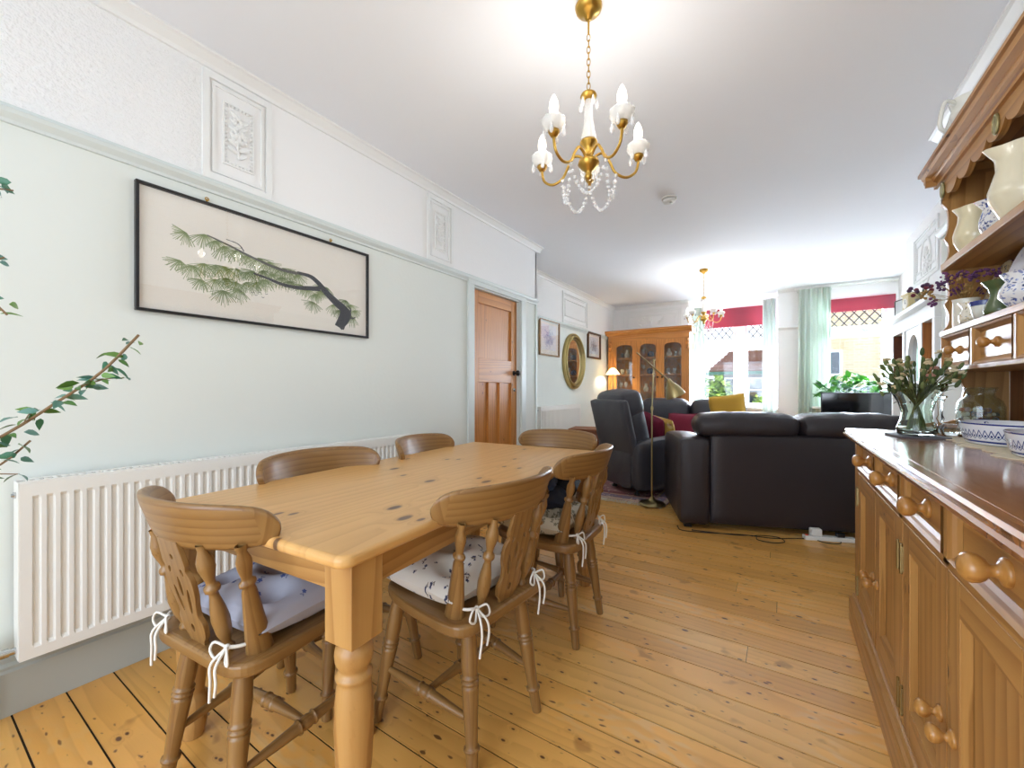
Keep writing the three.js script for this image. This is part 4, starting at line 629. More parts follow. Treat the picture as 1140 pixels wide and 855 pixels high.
  for (const z of [Z0 + 0.035, -2.03]) { part('medallion', [new THREE.SphereGeometry(1, 14, 10).scale(0.006, 0.034, 0.022).translate(RX - 0.002, 2.012, z), new THREE.TorusGeometry(0.026, 0.004, 6, 20).scale(0.75, 1.2, 1).rotateY(Math.PI / 2).translate(RX - 0.004, 2.012, z)], std('#9c9468', 0.4, { metalness: 0.6 }), r, true); }
}
// ---------------------------------------------------------------- china on the rack
const glaze = (c, extra = {}) => phys(c, 0.18, { clearcoat: 0.5, clearcoatRoughness: 0.1, ...extra });
function transfer(bg, inks, sd, n = 220, big = 1, w = 256) { seed = sd; return canvasTex(w, w, (x) => { x.fillStyle = bg; x.fillRect(0, 0, w, w); for (let i = 0; i < n; i++) { x.fillStyle = inks[Math.floor(rnd() * inks.length)]; x.globalAlpha = rr(0.35, 0.95); const a = rr(0, w), b = rr(0, w); x.beginPath(); x.ellipse(a, b, rr(2, 11) * big, rr(1.5, 6) * big, rr(0, 3), 0, 7); x.fill(); } x.globalAlpha = 1; }, THREE.RepeatWrapping); }
const blueTex = transfer('#e8e8ea', ['#22327a', '#2f4696', '#5b6fb4', '#1b2455', '#3a4f9e', '#cfd4e6'], 41, 1300, 0.55), floralTex = transfer('#eae5d6', ['#2d3a6b', '#a99455', '#4b5d88', '#c0a878', '#8a8f70', '#eae5d6'], 42, 420, 0.7), brownTex = transfer('#d9c9a0', ['#7a6a3c', '#5b6880', '#927b45', '#3d4a68', '#d9c9a0'], 43, 900, 0.6), flowTex = transfer('#dfe2ee', ['#22367f', '#2b3f8c', '#8fa0cf', '#f2f2f2'], 44, 60);
function jug(name, label, x, y, z, profile, mat, { spout = 0.35, handle = true, turn = 0, band, group, category = 'jug' } = {}) {
  const t = thing(name, label, category, [x, y, z], turn, group), g = lathe(profile, 28), p = g.attributes.position, top = profile.reduce((m, q) => Math.max(m, q[1]), 0);
  for (let i = 0; i < p.count; i++) { const k = Math.max(0, p.getY(i) / top - 0.72) / 0.28, a = Math.atan2(p.getZ(i), p.getX(i)), r = Math.hypot(p.getX(i), p.getZ(i)), f = 1 + spout * k * Math.exp(-a * a / 0.18); p.setX(i, Math.cos(a) * r * f); p.setZ(i, Math.sin(a) * r * f); p.setY(i, p.getY(i) + 0.06 * top * k * spout * Math.exp(-a * a / 0.3) * 2); }
  g.computeVertexNormals(); part('body', g, mat, t);
  if (handle) { const R = (h) => { let r = 0.02; for (const [a, b] of profile) if (Math.abs(b - h) < 0.25 * top) r = Math.max(r, 0); return r; }; void R; const rTop = profile.filter(([, b]) => b > top * 0.8)[0]?.[0] ?? 0.03, rLow = profile.reduce((m, q) => (Math.abs(q[1] - top * 0.4) < Math.abs(m[1] - top * 0.4) ? q : m))[0]; part('handle', tube([V(-rTop * 0.9, top * 0.9, 0), V(-rTop - top * 0.16, top * 0.97, 0), V(-rTop - top * 0.25, top * 0.75, 0), V(-rLow - top * 0.14, top * 0.45, 0), V(-rLow * 0.95, top * 0.36, 0)], top * 0.035, 20, 8), mat, t); }
  if (band) part('band', lathe(band, 28), glaze('#26357d'), t);
  return t;
}
const S1 = 1.686, S2 = 1.39, wall2 = (pts) => [...pts, ...pts.slice(1).reverse().map(([r, y]) => [Math.max(0.001, r - 0.004), y + (y < 0.01 ? 0.004 : 0)])];
const pitcher = (s) => wall2([[0.001, 0], [0.04 * s, 0], [0.045 * s, 0.008 * s], [0.062 * s, 0.05 * s], [0.064 * s, 0.075 * s], [0.05 * s, 0.125 * s], [0.043 * s, 0.15 * s], [0.05 * s, 0.178 * s]]);
jug('milk_jug', 'cream jug with narrow waist at the left end of the upper rack shelf', 0.66, S1, -2.43, pitcher(1.05), glaze('#e6dcb8'), { turn: 2.6 });
jug('wash_jug', 'large cream pitcher with scalloped lip on the upper rack shelf', 0.66, S1, -2.02, pitcher(1.32), glaze('#e8e0c4'), { turn: 2.9, spout: 0.45 });
jug('blue_vase', 'tall blue vase with flared rim behind the cream jug', 0.74, S1, -2.31, wall2([[0.001, 0], [0.036, 0], [0.04, 0.02], [0.05, 0.07], [0.036, 0.13], [0.034, 0.15], [0.056, 0.195]]), glaze('#4763b4'), { handle: false, spout: 0, category: 'vase' });
jug('patterned_jug', 'squat jug with dark blue transfer print between cream jug and cream pitcher', 0.66, S1, -2.2, wall2([[0.001, 0], [0.042, 0], [0.056, 0.035], [0.055, 0.06], [0.042, 0.1], [0.05, 0.13]]), glaze('#ffffff', { map: blueTex }), { turn: 2.8 });
function plate(label, x, y, z, R, map, turnY = 0) { // leans against the back boards
  const t = thing('display_plate', label, 'plate', [x, y + 0.004, z], turnY, 'plates leaning on the rack'), g = lathe([[0.001, 0.004], [R * 0.55, 0.004], [R * 0.65, 0.01], [R, 0.022], [R, 0.026], [R * 0.63, 0.015], [R * 0.52, 0.009], [0.001, 0.009]], 36);
  { const p = g.attributes.position, uv = g.attributes.uv; for (let i = 0; i < p.count; i++) uv.setXY(i, 0.5 + p.getX(i) / R * 0.5, 0.5 + p.getZ(i) / R * 0.5); }
  g.rotateZ(Math.PI / 2 - 0.22); const b = new THREE.Box3().setFromBufferAttribute(g.attributes.position); g.translate(0, -b.min.y, 0); part('plate_body', g, glaze('#ffffff', { map }), t);
  const rim = new THREE.TorusGeometry(R, 0.0022, 6, 48).rotateX(Math.PI / 2).translate(0, 0.024, 0).rotateZ(Math.PI / 2 - 0.22).translate(0, -b.min.y, 0); part('rim', rim, glaze('#2a3b86'), t); return t;
}
plate('blue-rimmed plate leaning behind the large cream pitcher', 0.765, S1, -2.07, 0.135, blueTex); plate('plate with brown and blue transfer pattern behind the dried flowers', 0.745, S2, -2.44, 0.125, brownTex); plate('plate with bold flowing blue leaves behind the green vase', 0.73, S2, -2.2, 0.135, flowTex);
jug('beaker', 'straight white ribbed beaker holding the purple dried flowers', 0.65, S2, -2.5, wall2([[0.001, 0], [0.038, 0], [0.04, 0.01], [0.04, 0.115], [0.043, 0.12]]), glaze('#e9e6d8'), { handle: false, spout: 0, category: 'beaker' });
jug('flowered_jug', 'small low jug with yellow and blue flowers on the drawer shelf', 0.64, S2, -2.36, wall2([[0.001, 0], [0.042, 0], [0.047, 0.02], [0.046, 0.035], [0.036, 0.06], [0.04, 0.085]]), glaze('#ffffff', { map: floralTex }), { turn: 2.5 });
jug('sugar_pot', 'small pale cup with dark blue rim beside the green vase', 0.63, S2, -2.235, wall2([[0.001, 0], [0.028, 0], [0.036, 0.03], [0.04, 0.065]]), glaze('#d9dcd4'), { handle: false, spout: 0, category: 'cup', band: [[0.0405, 0.05], [0.0425, 0.066], [0.04, 0.068]] });
jug('green_vase', 'dark green waisted vase on the drawer shelf', 0.64, S2, -2.14, wall2([[0.001, 0], [0.036, 0], [0.042, 0.015], [0.038, 0.035], [0.024, 0.07], [0.03, 0.095], [0.046, 0.12]]), glaze('#50623f'), { handle: false, spout: 0, category: 'vase' });
jug('blue_bowl', 'blue and white printed bowl with red foot at the right of the drawer shelf', 0.655, S2, -2.0, wall2([[0.001, 0], [0.04, 0], [0.042, 0.012], [0.062, 0.04], [0.06, 0.065], [0.045, 0.09], [0.058, 0.115]]), glaze('#ffffff', { map: blueTex }), { handle: false, spout: 0, category: 'bowl', band: undefined });
jug('white_jug', 'white pitcher with looped handle standing on top of the plate rack', 0.66, 2.127, -2.5, pitcher(1.25), glaze('#ecebe2'), { turn: 0.5 });
jug('white_bowl', 'low white bowl on top of the plate rack beside the pitcher', 0.64, 2.127, -2.3, wall2([[0.001, 0], [0.045, 0], [0.07, 0.03], [0.085, 0.07]]), glaze('#e9e8e0'), { handle: false, spout: 0, category: 'bowl' });
{ // dried flowers
  seed = 512; const t = thing('dried_flowers', 'bunch of purple and brown dried flowers in the ribbed beaker', 'flowers', [0.65, S2 + 0.01, -2.5]), stem = std('#9a7a45', 0.9), pur = ['#6b3f6d', '#7d4a74', '#55345c'].map((c) => std(c, 0.9)), brn = std('#a5834d', 0.9);
  for (let i = 0; i < 24; i++) { const a = rr(0, 6.28), r = rr(0.02, 0.1), h = rr(0.14, 0.235) - r * 0.35, left = i < 12, ex = Math.cos(a) * r - (left ? 0.05 : 0.0), ez = Math.sin(a) * r * 1.1 + (left ? -0.02 : 0.05); const x1 = Math.min(0.12, ex), s = part('stem', tube([V(rr(-0.015, 0.015), 0.02, rr(-0.015, 0.015)), V(x1 * 0.25, 0.11, ez * 0.25), V(x1, h, ez)], 0.0012, 8, 4), stem, t); const fl = []; for (let k = 0; k < 9; k++) fl.push(new THREE.IcosahedronGeometry(rr(0.004, 0.0075), 0).translate(x1 + rr(-0.013, 0.013), h + rr(-0.02, 0.012), ez + rr(-0.013, 0.013))); const f = part('flower_head', fl, i % 4 === 3 ? brn : pur[i % 3], s); f.userData.kind = 'stuff'; }
}
// ---------------------------------------------------------------- things on the worktop
{ const s = thing('slate_coaster', 'square dark slate coaster under the flower vase', 'coaster', [0.455, DT, -2.285], 0.2); part('slate', box(-0.075, 0.0, -0.075, 0.075, 0.008, 0.075, 0.002), std('#5d5f66', 0.6), s); part('foot_pad', box(-0.06, -0.0005, -0.06, -0.05, 0.0005, -0.05), M.black, s);
  const v = thing('glass_vase', 'waisted clear glass vase of water on the slate coaster', 'vase', [0.455, DT + 0.0085, -2.285]);
  const o = [[0.052, 0], [0.06, 0.006], [0.062, 0.03], [0.05, 0.06], [0.046, 0.09], [0.056, 0.13], [0.08, 0.18], [0.09, 0.205]];
  part('vase_glass', lathe([[0.001, 0], ...o, [0.0875, 0.205], ...o.slice(2, -1).reverse().map(([r, y]) => [r - 0.003, y + 0.002]), [0.055, 0.01], [0.001, 0.01]], 36), phys('#f6fffa', 0.0, { transmission: 1, thickness: 0.01, ior: 1.45 }), v);
  part('water', lathe([[0.001, 0.0105], [0.0542, 0.0105], [0.0582, 0.03], [0.0462, 0.06], [0.0422, 0.09], [0.051, 0.125], [0.001, 0.125]], 30), phys('#fbfffb', 0.0, { transmission: 1, thickness: 0, ior: 1.15 }), v);
  seed = 640; const f = thing('carnation_bunch', 'bunch of fading cream carnations and green buds standing in the glass vase', 'flowers', [0.455, DT + 0.02, -2.285]);
  const green = ['#5c6b3a', '#46572f', '#6f7a44'].map((c) => std(c, 0.7)), cream = ['#d9c8a0', '#c9b389', '#e2d7b6'].map((c) => std(c, 0.85)), pink = std('#c48f7e', 0.85), bud = mergeVertices(lathe([[0.0005, -0.004], [0.005, 0], [0.0062, 0.009], [0.0045, 0.019], [0.0005, 0.024]], 8));
  for (let i = 0; i < 84; i++) {
    const a = rr(0, 6.283), q = Math.sqrt(rnd()), r = 0.02 + 0.105 * q, h = rr(0.185, 0.32) - 0.5 * r + 0.02, ex = Math.cos(a) * r, ez = Math.sin(a) * r * 1.1, b = a + 2.8 + rr(-0.5, 0.5);
    const s = part('stem', tube([V(Math.cos(b) * 0.03, 0.005, Math.sin(b) * 0.03), V(Math.cos(b) * 0.016, 0.07, Math.sin(b) * 0.016), V(ex * 0.4, 0.17, ez * 0.4), V(ex, h, ez)], 0.0017, 12, 5), green[i % 3], f);
    const tilt = [rr(-0.5, 0.5), 0, -Math.atan2(r, 0.2) * 0.7];
    part('bud', place(bud, [ex, h - 0.004, ez], ez * 4, 0, -ex * 4, rr(0.9, 1.25)), green[(i + 1) % 3], s); void tilt;
    if (i % 5 < 2) { const pet = []; for (let k = 0; k < 14; k++) { const w = rr(0, 6.28), e = rr(0, 0.011); pet.push(new THREE.SphereGeometry(rr(0.005, 0.0075), 6, 4).scale(1, 0.55, 1).translate(ex + Math.cos(w) * e, h + 0.018 + rr(-0.004, 0.006), ez + Math.sin(w) * e)); } const pp = part('petals', pet, i % 12 === 8 ? pink : cream[i % 3], s); pp.userData.kind = 'stuff'; }
    if (i % 3 === 1) { const l = leafShape(0.05, 0.007, 0.4, 4); part('leaf', place(l, [ex * 0.7, h * 0.75, ez * 0.7], 0, rr(0, 6.28), rr(0.2, 1)), green[i % 3], s); }
  }
}
{ const j = thing('shell_jar', 'clear glass storage jar filled with pebbles and shells', 'jar', [0.68, DT, -2.46]);
  const o = [[0.066, 0], [0.07, 0.006], [0.07, 0.12], [0.062, 0.145], [0.042, 0.165], [0.04, 0.175], [0.048, 0.195], [0.05, 0.2]]; part('jar_glass', lathe([[0.001, 0], ...o, ...o.slice(1).reverse().map(([r, y]) => [r - 0.003, y]), [0.06, 0.006], [0.001, 0.006]], 32), phys('#f6fbfa', 0.0, { transmission: 1, thickness: 0, ior: 1.45 }), j);
  seed = 71; const G = new THREE.IcosahedronGeometry(1, 1), cols = ['#b9a07c', '#8f7a62', '#cfc3ad', '#9a6f55', '#77797c', '#a88a86', '#e0d6c4', '#6f6a5a', '#b06f4f', '#8793b8'].map((c) => std(c, 0.6));
  for (let k = 0; k < 90; k++) { const y = 0.016 + Math.floor(k / 15) * 0.0185 + rr(-0.002, 0.002), a = rr(0, 6.28), r = 0.053 * Math.sqrt(rnd()); part('pebble', place(G, [Math.cos(a) * r, y, Math.sin(a) * r], rr(0, 3), rr(0, 3), rr(0, 3), [rr(0.008, 0.012), rr(0.006, 0.009), rr(0.007, 0.011)]), cols[Math.floor(rnd() * 10)], j); }
}
{ const b = thing('glass_bottle', 'small clear glass bottle lying between vase and shell jar', 'bottle', [0.565, DT + 0.026, -2.43], 0.5), g = lathe([[0.001, 0], [0.02, 0.0], [0.0255, 0.006], [0.0255, 0.075], [0.02, 0.09], [0.011, 0.1], [0.011, 0.118], [0.001, 0.118]], 20).rotateX(Math.PI / 2); part('bottle_glass', g, phys('#eef5f2', 0.02, { transmission: 1, thickness: 0.02, ior: 1.45 }), b);
  const c = thing('glass_candlestick', 'slim clear glass candlestick beside the shell jar', 'candlestick', [0.58, DT, -2.53]); part('stick', lathe([[0.001, 0], [0.04, 0.0], [0.042, 0.006], [0.012, 0.02], [0.008, 0.05], [0.014, 0.065], [0.008, 0.08], [0.01, 0.13], [0.016, 0.15], [0.024, 0.16], [0.02, 0.165], [0.001, 0.16]], 24), phys('#f6fbfa', 0.0, { transmission: 1, thickness: 0.02, ior: 1.5 }), c); part('candle_stub', lathe([[0.001, 0.161], [0.01, 0.161], [0.01, 0.185], [0.001, 0.187]], 12), std('#e8dfc8', 0.6), c); }
{ // lace runner with scalloped edge and holes
  const s = new THREE.Shape(), z0 = -2.34, z1 = -1.15, x0 = 0.52, x1 = 0.775, n = 9; s.moveTo(x0 + 0.04, z0); for (let i = 0; i < n; i++) { const a = z0 + (z1 - z0) * i / n, b = z0 + (z1 - z0) * (i + 1) / n; for (let k = 1; k <= 8; k++) { const t = k / 8; s.lineTo(x0 + 0.03 - 0.03 * Math.sin(Math.PI * t) - 0.006 * Math.abs(Math.sin(t * 12.6)) + (i % 2 ? 0.01 : -0.01), a + (b - a) * t); } } s.lineTo(x1, z1); s.lineTo(x1, z0); s.lineTo(x0 + 0.04, z0);
  seed = 9; for (let i = 0; i < 150; i++) { const x = rr(x0 + 0.045, x0 + 0.12), z = rr(z0 + 0.02, z1 - 0.02), p = new THREE.Path(); if (s.holes.some((h) => h.c && Math.hypot(h.c[0] - x, h.c[1] - z) < 0.0125)) continue; p.absellipse(x, z, 0.0045, 0.0045, 0, 6.2832, true); p.c = [x, z]; s.holes.push(p); }
  const t = thing('lace_runner', 'cream lace runner with scalloped edge along the dresser top', 'runner', [0.65, DT, -1.75]); const g = extrude(s, 0.0022, 0, 4); g.rotateX(Math.PI / 2); const q = g; q.translate(0, 0.0028 + DT, 0); part('lace', q, std('#e3d7bb', 0.95, { side: THREE.DoubleSide }), t, true); void t;
  const hem = []; for (let z = z0 + 0.01; z < z1; z += 0.02) hem.push(new THREE.SphereGeometry(0.0035, 6, 4).translate(x1, DT + 0.004, z)); const hm = part('picot_edge', hem, std('#e3d7bb', 0.95), t, true); hm.userData.kind = 'stuff'; }
const latticeTex = canvasTex(512, 64, (x) => { x.fillStyle = '#e6e8f0'; x.fillRect(0, 0, 512, 64); x.strokeStyle = '#31427f'; x.lineWidth = 4; for (let i = 0; i < 16; i++) { x.beginPath(); x.moveTo(i * 32, 10); x.lineTo(i * 32 + 16, 32); x.lineTo(i * 32 + 32, 10); x.moveTo(i * 32, 54); x.lineTo(i * 32 + 16, 32); x.lineTo(i * 32 + 32, 54); x.stroke(); x.fillStyle = '#2b3a78'; x.beginPath(); x.arc(i * 32, 32, 6, 0, 7); x.fill(); } }, THREE.RepeatWrapping); latticeTex.repeat.set(3, 1);
function servingDish(label, x, z, w, d, h, turn) {
  const t = thing('serving_dish', label, 'dish', [x, DT + 0.0035, z], turn, 'blue-banded serving dishes on the lace runner'), o = [[0.82, 0], [0.87, 0.05], [0.94, 0.4], [0.98, 0.8], [1, 1]], g = lathe([[0.001, 0], ...o, [0.97, 1], ...o.slice(1, -1).reverse().map(([r, y]) => [r - 0.05, y + 0.02]), [0.001, 0.1]], 40); g.scale(w / 2, h, d / 2); g.computeVertexNormals(); part('dish_body', g, glaze('#e9eaee'), t);
  const band = (a, b, c) => { const q = lathe([[a[0] + 0.004, a[1]], [b[0] + 0.004, b[1]]], 40); q.scale(w / 2, h, d / 2); q.computeVertexNormals(); part('blue_band', q, glaze(c, { side: THREE.DoubleSide }), t); }; band([0.885, 0.12], [0.9, 0.2], '#2d3c86'); band([0.985, 0.9], [1.0, 0.985], '#2d3c86'); { const q = lathe([[0.92, 0.25], [0.944, 0.4], [0.984, 0.8]], 40); q.scale(w / 2, h, d / 2); q.computeVertexNormals(); part('patterned_band', q, glaze('#ffffff', { map: latticeTex, side: THREE.DoubleSide }), t); }
  for (const s of [-1, 1]) part('handle', tube([V(0, h * 0.85, s * d * 0.47), V(w * 0.1, h * 0.95, s * d * 0.56), V(-w * 0.1, h * 0.95, s * d * 0.56), V(0, h * 0.85, s * d * 0.47)], 0.005, 18, 6), glaze('#2d3c86'), t);
  return t;
}
servingDish('oval white serving dish with blue bands, farther along the lace runner', 0.655, -2.1, 0.24, 0.3, 0.075, 0.15); servingDish('oval white serving dish with blue bands, nearer dish on the lace runner', 0.655, -1.75, 0.24, 0.3, 0.07, -0.1);
// frame on the short wall beyond the rack
framed('white-framed picture hanging on the right wall just past the plate rack', XR, -2.78, -3.4, 1.25, 1.75, 0.03, 0.03, M.trimWhite, sketch('#cfdde4', ['#8fa9b5', '#b9cdd6', '#6f8f9d'], 24)).rotation.y = Math.PI;
// ---------------------------------------------------------------- front room: leather seating
const leather = phys('#292226', 0.42, { bumpMap: TX.leather, bumpScale: 0.0012, clearcoat: 0.15, clearcoatRoughness: 0.35 }), leatherBlue = phys('#37373f', 0.4, { bumpMap: TX.leather, bumpScale: 0.0012, clearcoat: 0.2, clearcoatRoughness: 0.35 });
const block = (x0, y0, z0, x1, y1, z1, r, b = 0.015, w = 0.004, s = 0) => puffy(x1 - x0, y1 - y0, z1 - z0, r, b, w, s).translate((x0 + x1) / 2, (y0 + y1) / 2, (z0 + z1) / 2);
function sofa(label, pos, turn, L, mat, ph = 0.93, tall = false) { // local: back at +z, seat towards -z
  const s = thing('leather_sofa', label, 'sofa', pos, turn), h = L / 2, a = 0.25;
  part('base', block(-h + a - 0.02, 0.04, -0.42, h - a + 0.02, 0.32, 0.42, 0.03, 0.003, 0), mat, s);
  for (const q of [-1, 1]) { const g = block(-a / 2, 0.03, -0.45, a / 2, 0.735, 0.448, 0.055, 0.01, 0.003, q); const p = g.attributes.position; for (let i = 0; i < p.count; i++) { const y = p.getY(i), z = p.getZ(i); if (y > 0.4) p.setY(i, y - 0.05 * Math.max(0, -z) + 0.015 * Math.max(0, z)); } g.computeVertexNormals(); part('arm', g.translate(q * (h - a / 2), 0, 0), mat, s); }
  part('back_panel', block(-h + a - 0.01, 0.05, 0.27, h - a + 0.01, 0.765, 0.435, 0.035, 0.004, 0.002, 3), mat, s);
  part('back_seam', [tube([V(-h + a + 0.003, 0.06, 0.4405), V(-h + a + 0.003, 0.4, 0.444), V(-h + a + 0.003, 0.75, 0.4405)], 0.003, 8, 5)], mat, s);
  const w = L - 2 * a + 0.2;
  for (const q of [-1, 1]) { part('back_cushion', block(q < 0 ? -w / 2 : 0.004, tall ? 0.5 : 0.74, tall ? 0.06 : 0.09, q < 0 ? -0.004 : w / 2, ph, 0.42, tall ? 0.13 : 0.085, 0.018, 0.012, 5 + q), mat, s); part('seat_cushion', block(q < 0 ? -(L - 2 * a) / 2 : 0.004, 0.3, -0.44, q < 0 ? -0.004 : (L - 2 * a) / 2, 0.47, 0.24, 0.06, 0.02, 0.008, 9 + q), mat, s); part('lumbar_cushion', block(q < 0 ? -(L - 2 * a) / 2 : 0.004, 0.45, 0.1, q < 0 ? -0.004 : (L - 2 * a) / 2, 0.78, 0.28, 0.07, 0.02, 0.008, 12 + q), mat, s); }
  for (const [x, z] of [[-1, -1], [1, -1], [-1, 1], [1, 1]]) part('foot', box(x * (h - 0.08) - 0.03, 0, z * 0.36 - 0.03, x * (h - 0.08) + 0.03, 0.045, z * 0.36 + 0.03, 0.004), M.black, s);
  return s;
}
sofa('dark brown leather sofa seen from behind, standing across the room', [0.0, 0, -4.31], 20 * Math.PI / 180, 1.82, leather);
sofa('blue-grey leather sofa facing the room in front of the glazed cupboard', [-1.12, 0, -6.45], Math.PI + 0.12, 1.75, leatherBlue, 0.99, true);
{ const r = thing('recliner', 'dark grey leather recliner armchair seen from behind beside the floor lamp', 'armchair', [-1.28, 0.0118, -4.78], 2.46), m = leatherBlue; // local front = +z
  part('base', block(-0.25, 0.1, -0.36, 0.25, 0.4, 0.36, 0.05, 0.01, 0.003, 1), m, r);
  for (const q of [-1, 1]) { const g = block(-0.08, 0.08, -0.4, 0.08, 0.6, 0.4, 0.06, 0.012, 0.004, q + 2), p = g.attributes.position; for (let i = 0; i < p.count; i++) if (p.getY(i) > 0.3) p.setY(i, p.getY(i) + 0.07 * Math.sin((p.getZ(i) + 0.4) * 2) - 0.03); g.computeVertexNormals(); part('arm', g.translate(q * 0.33, 0, 0), m, r); }
  part('seat_cushion', block(-0.25, 0.36, -0.28, 0.25, 0.5, 0.38, 0.06, 0.02, 0.006, 4), m, r);
  const tilt = (g) => g.rotateX(-0.24).translate(0, 0.4, -0.3);
  part('back_shell', tilt(block(-0.345, -0.02, -0.1, 0.345, 0.64, -0.015, 0.03, 0.006, 0.003, 5)), m, r); part('back_cushion', tilt(block(-0.3, 0.02, -0.03, 0.3, 0.52, 0.19, 0.07, 0.025, 0.006, 6)), m, r); part('head_cushion', tilt(block(-0.31, 0.42, -0.05, 0.31, 0.705, 0.2, 0.09, 0.02, 0.008, 7)), m, r);
  const flap = block(-0.3, 0.09, -0.42, 0.3, 0.46, -0.385, 0.014, 0.006, 0.012, 8); part('rear_flap', flap, m, r); part('footrest', block(-0.24, 0.1, 0.36, 0.24, 0.42, 0.42, 0.025, 0.01, 0.003, 9), m, r);
  for (const [x, z] of [[-0.22, -0.28], [0.22, -0.28], [-0.22, 0.28], [0.22, 0.28]]) part('foot', lathe([[0.03, 0], [0.03, 0.02], [0.015, 0.03], [0.015, 0.11], [0.001, 0.11]], 10).translate(x, 0, z), M.black, r);
}
function scatter(label, pos, rot, mat, size = 0.42, t = 0.15) { const c = thing('scatter_cushion', label, 'cushion', pos); c.rotation.set(rot[0], rot[1], rot[2], 'YXZ'); part('cover', pillow(size, size, t, 4, [], 22).rotateX(Math.PI / 2), mat, c); part('piping', tube([V(-0.46, -0.46, 0), V(0, -0.475, 0), V(0.46, -0.46, 0), V(0.475, 0, 0), V(0.46, 0.46, 0), V(0, 0.475, 0), V(-0.46, 0.46, 0), V(-0.475, 0, 0)].map((v) => v.multiplyScalar(size)), 0.004, 60, 5, true), mat, c); return c; }
const velvet = phys('#7a1230', 0.8, { sheen: 0.6, sheenColor: new THREE.Color('#b3405f'), sheenRoughness: 0.4 }), gold = std('#c79a35', 0.85), goldPattern = std('#ffffff', 0.85, { map: transfer('#c9a24a', ['#e6d9a8', '#8d2f4a', '#d8b766'], 52, 90) });
scatter('crimson velvet cushion leaning on the blue-grey sofa', [-1.1, 0.58, -6.08], [-0.25, 0.12, 0], velvet, 0.46);
scatter('mustard yellow cushion propped up behind the brown sofa', [-0.63, 0.83, -6.5], [-0.15, -0.1, 0.14], gold, 0.46, 0.14);
scatter('crimson cushion tucked inside the grey recliner', [-1.23, 0.69, -4.88], [-0.25, 2.46, 0.3], velvet, 0.32, 0.13); scatter('gold patterned cushion in front of the crimson one on the recliner', [-1.13, 0.66, -4.96], [-0.35, 2.46, 0.15], goldPattern, 0.33, 0.12);
// ---------------------------------------------------------------- rug
{ const rugTex = canvasTex(1024, 1024, (x, W) => { seed = 91; x.fillStyle = '#bd8a8a'; x.fillRect(0, 0, W, W); const ring = (i, c, w) => { x.strokeStyle = c; x.lineWidth = w; x.strokeRect(i, i, W - 2 * i, W - 2 * i); }; ring(20, '#d8c4a8', 26); ring(70, '#8f7f92', 60); ring(112, '#cbb08c', 12); ring(150, '#8f5a5e', 50);
    for (let i = 0; i < 900; i++) { x.fillStyle = ['#c09590', '#ddc9b0', '#8a849c', '#b8747c', '#cba9a4', '#8a525c'][Math.floor(rnd() * 6)]; const a = rr(30, W - 30), b = rr(30, W - 30); x.beginPath(); x.ellipse(a, b, rr(3, 15), rr(3, 10), rr(0, 3), 0, 7); x.fill(); } });
  const t = thing('fringed_rug', 'red patterned wool rug with cream fringe under the recliner and sofas', 'rug', [-1.62, 0, -5.05]), g = new THREE.BoxGeometry(1.36, 0.01, 1.8, 24, 1, 24).translate(0, 0.0065, 0), p = g.attributes.position; for (let i = 0; i < p.count; i++) if (p.getY(i) > 0.008) p.setY(i, p.getY(i) + 0.003 * fbm(p.getX(i) * 4, p.getZ(i) * 4)); part('pile', g, std('#ffffff', 1, { map: rugTex }), t);
  seed = 17; const fr = []; for (let i = 0; i < 240; i++) { const x = -0.67 + i / 239 * 1.34, a = rr(-0.02, 0.02), l = rr(0.06, 0.1); fr.push(tube([V(x, 0.008, 0.89), V(x + a, 0.006, 0.9 + l * 0.6), V(x + a * 2, 0.004, 0.9 + l)], 0.0028, 4, 4)); } const f = part('fringe', fr, std('#e6dcc8', 0.95), t); f.userData.kind = 'stuff'; }
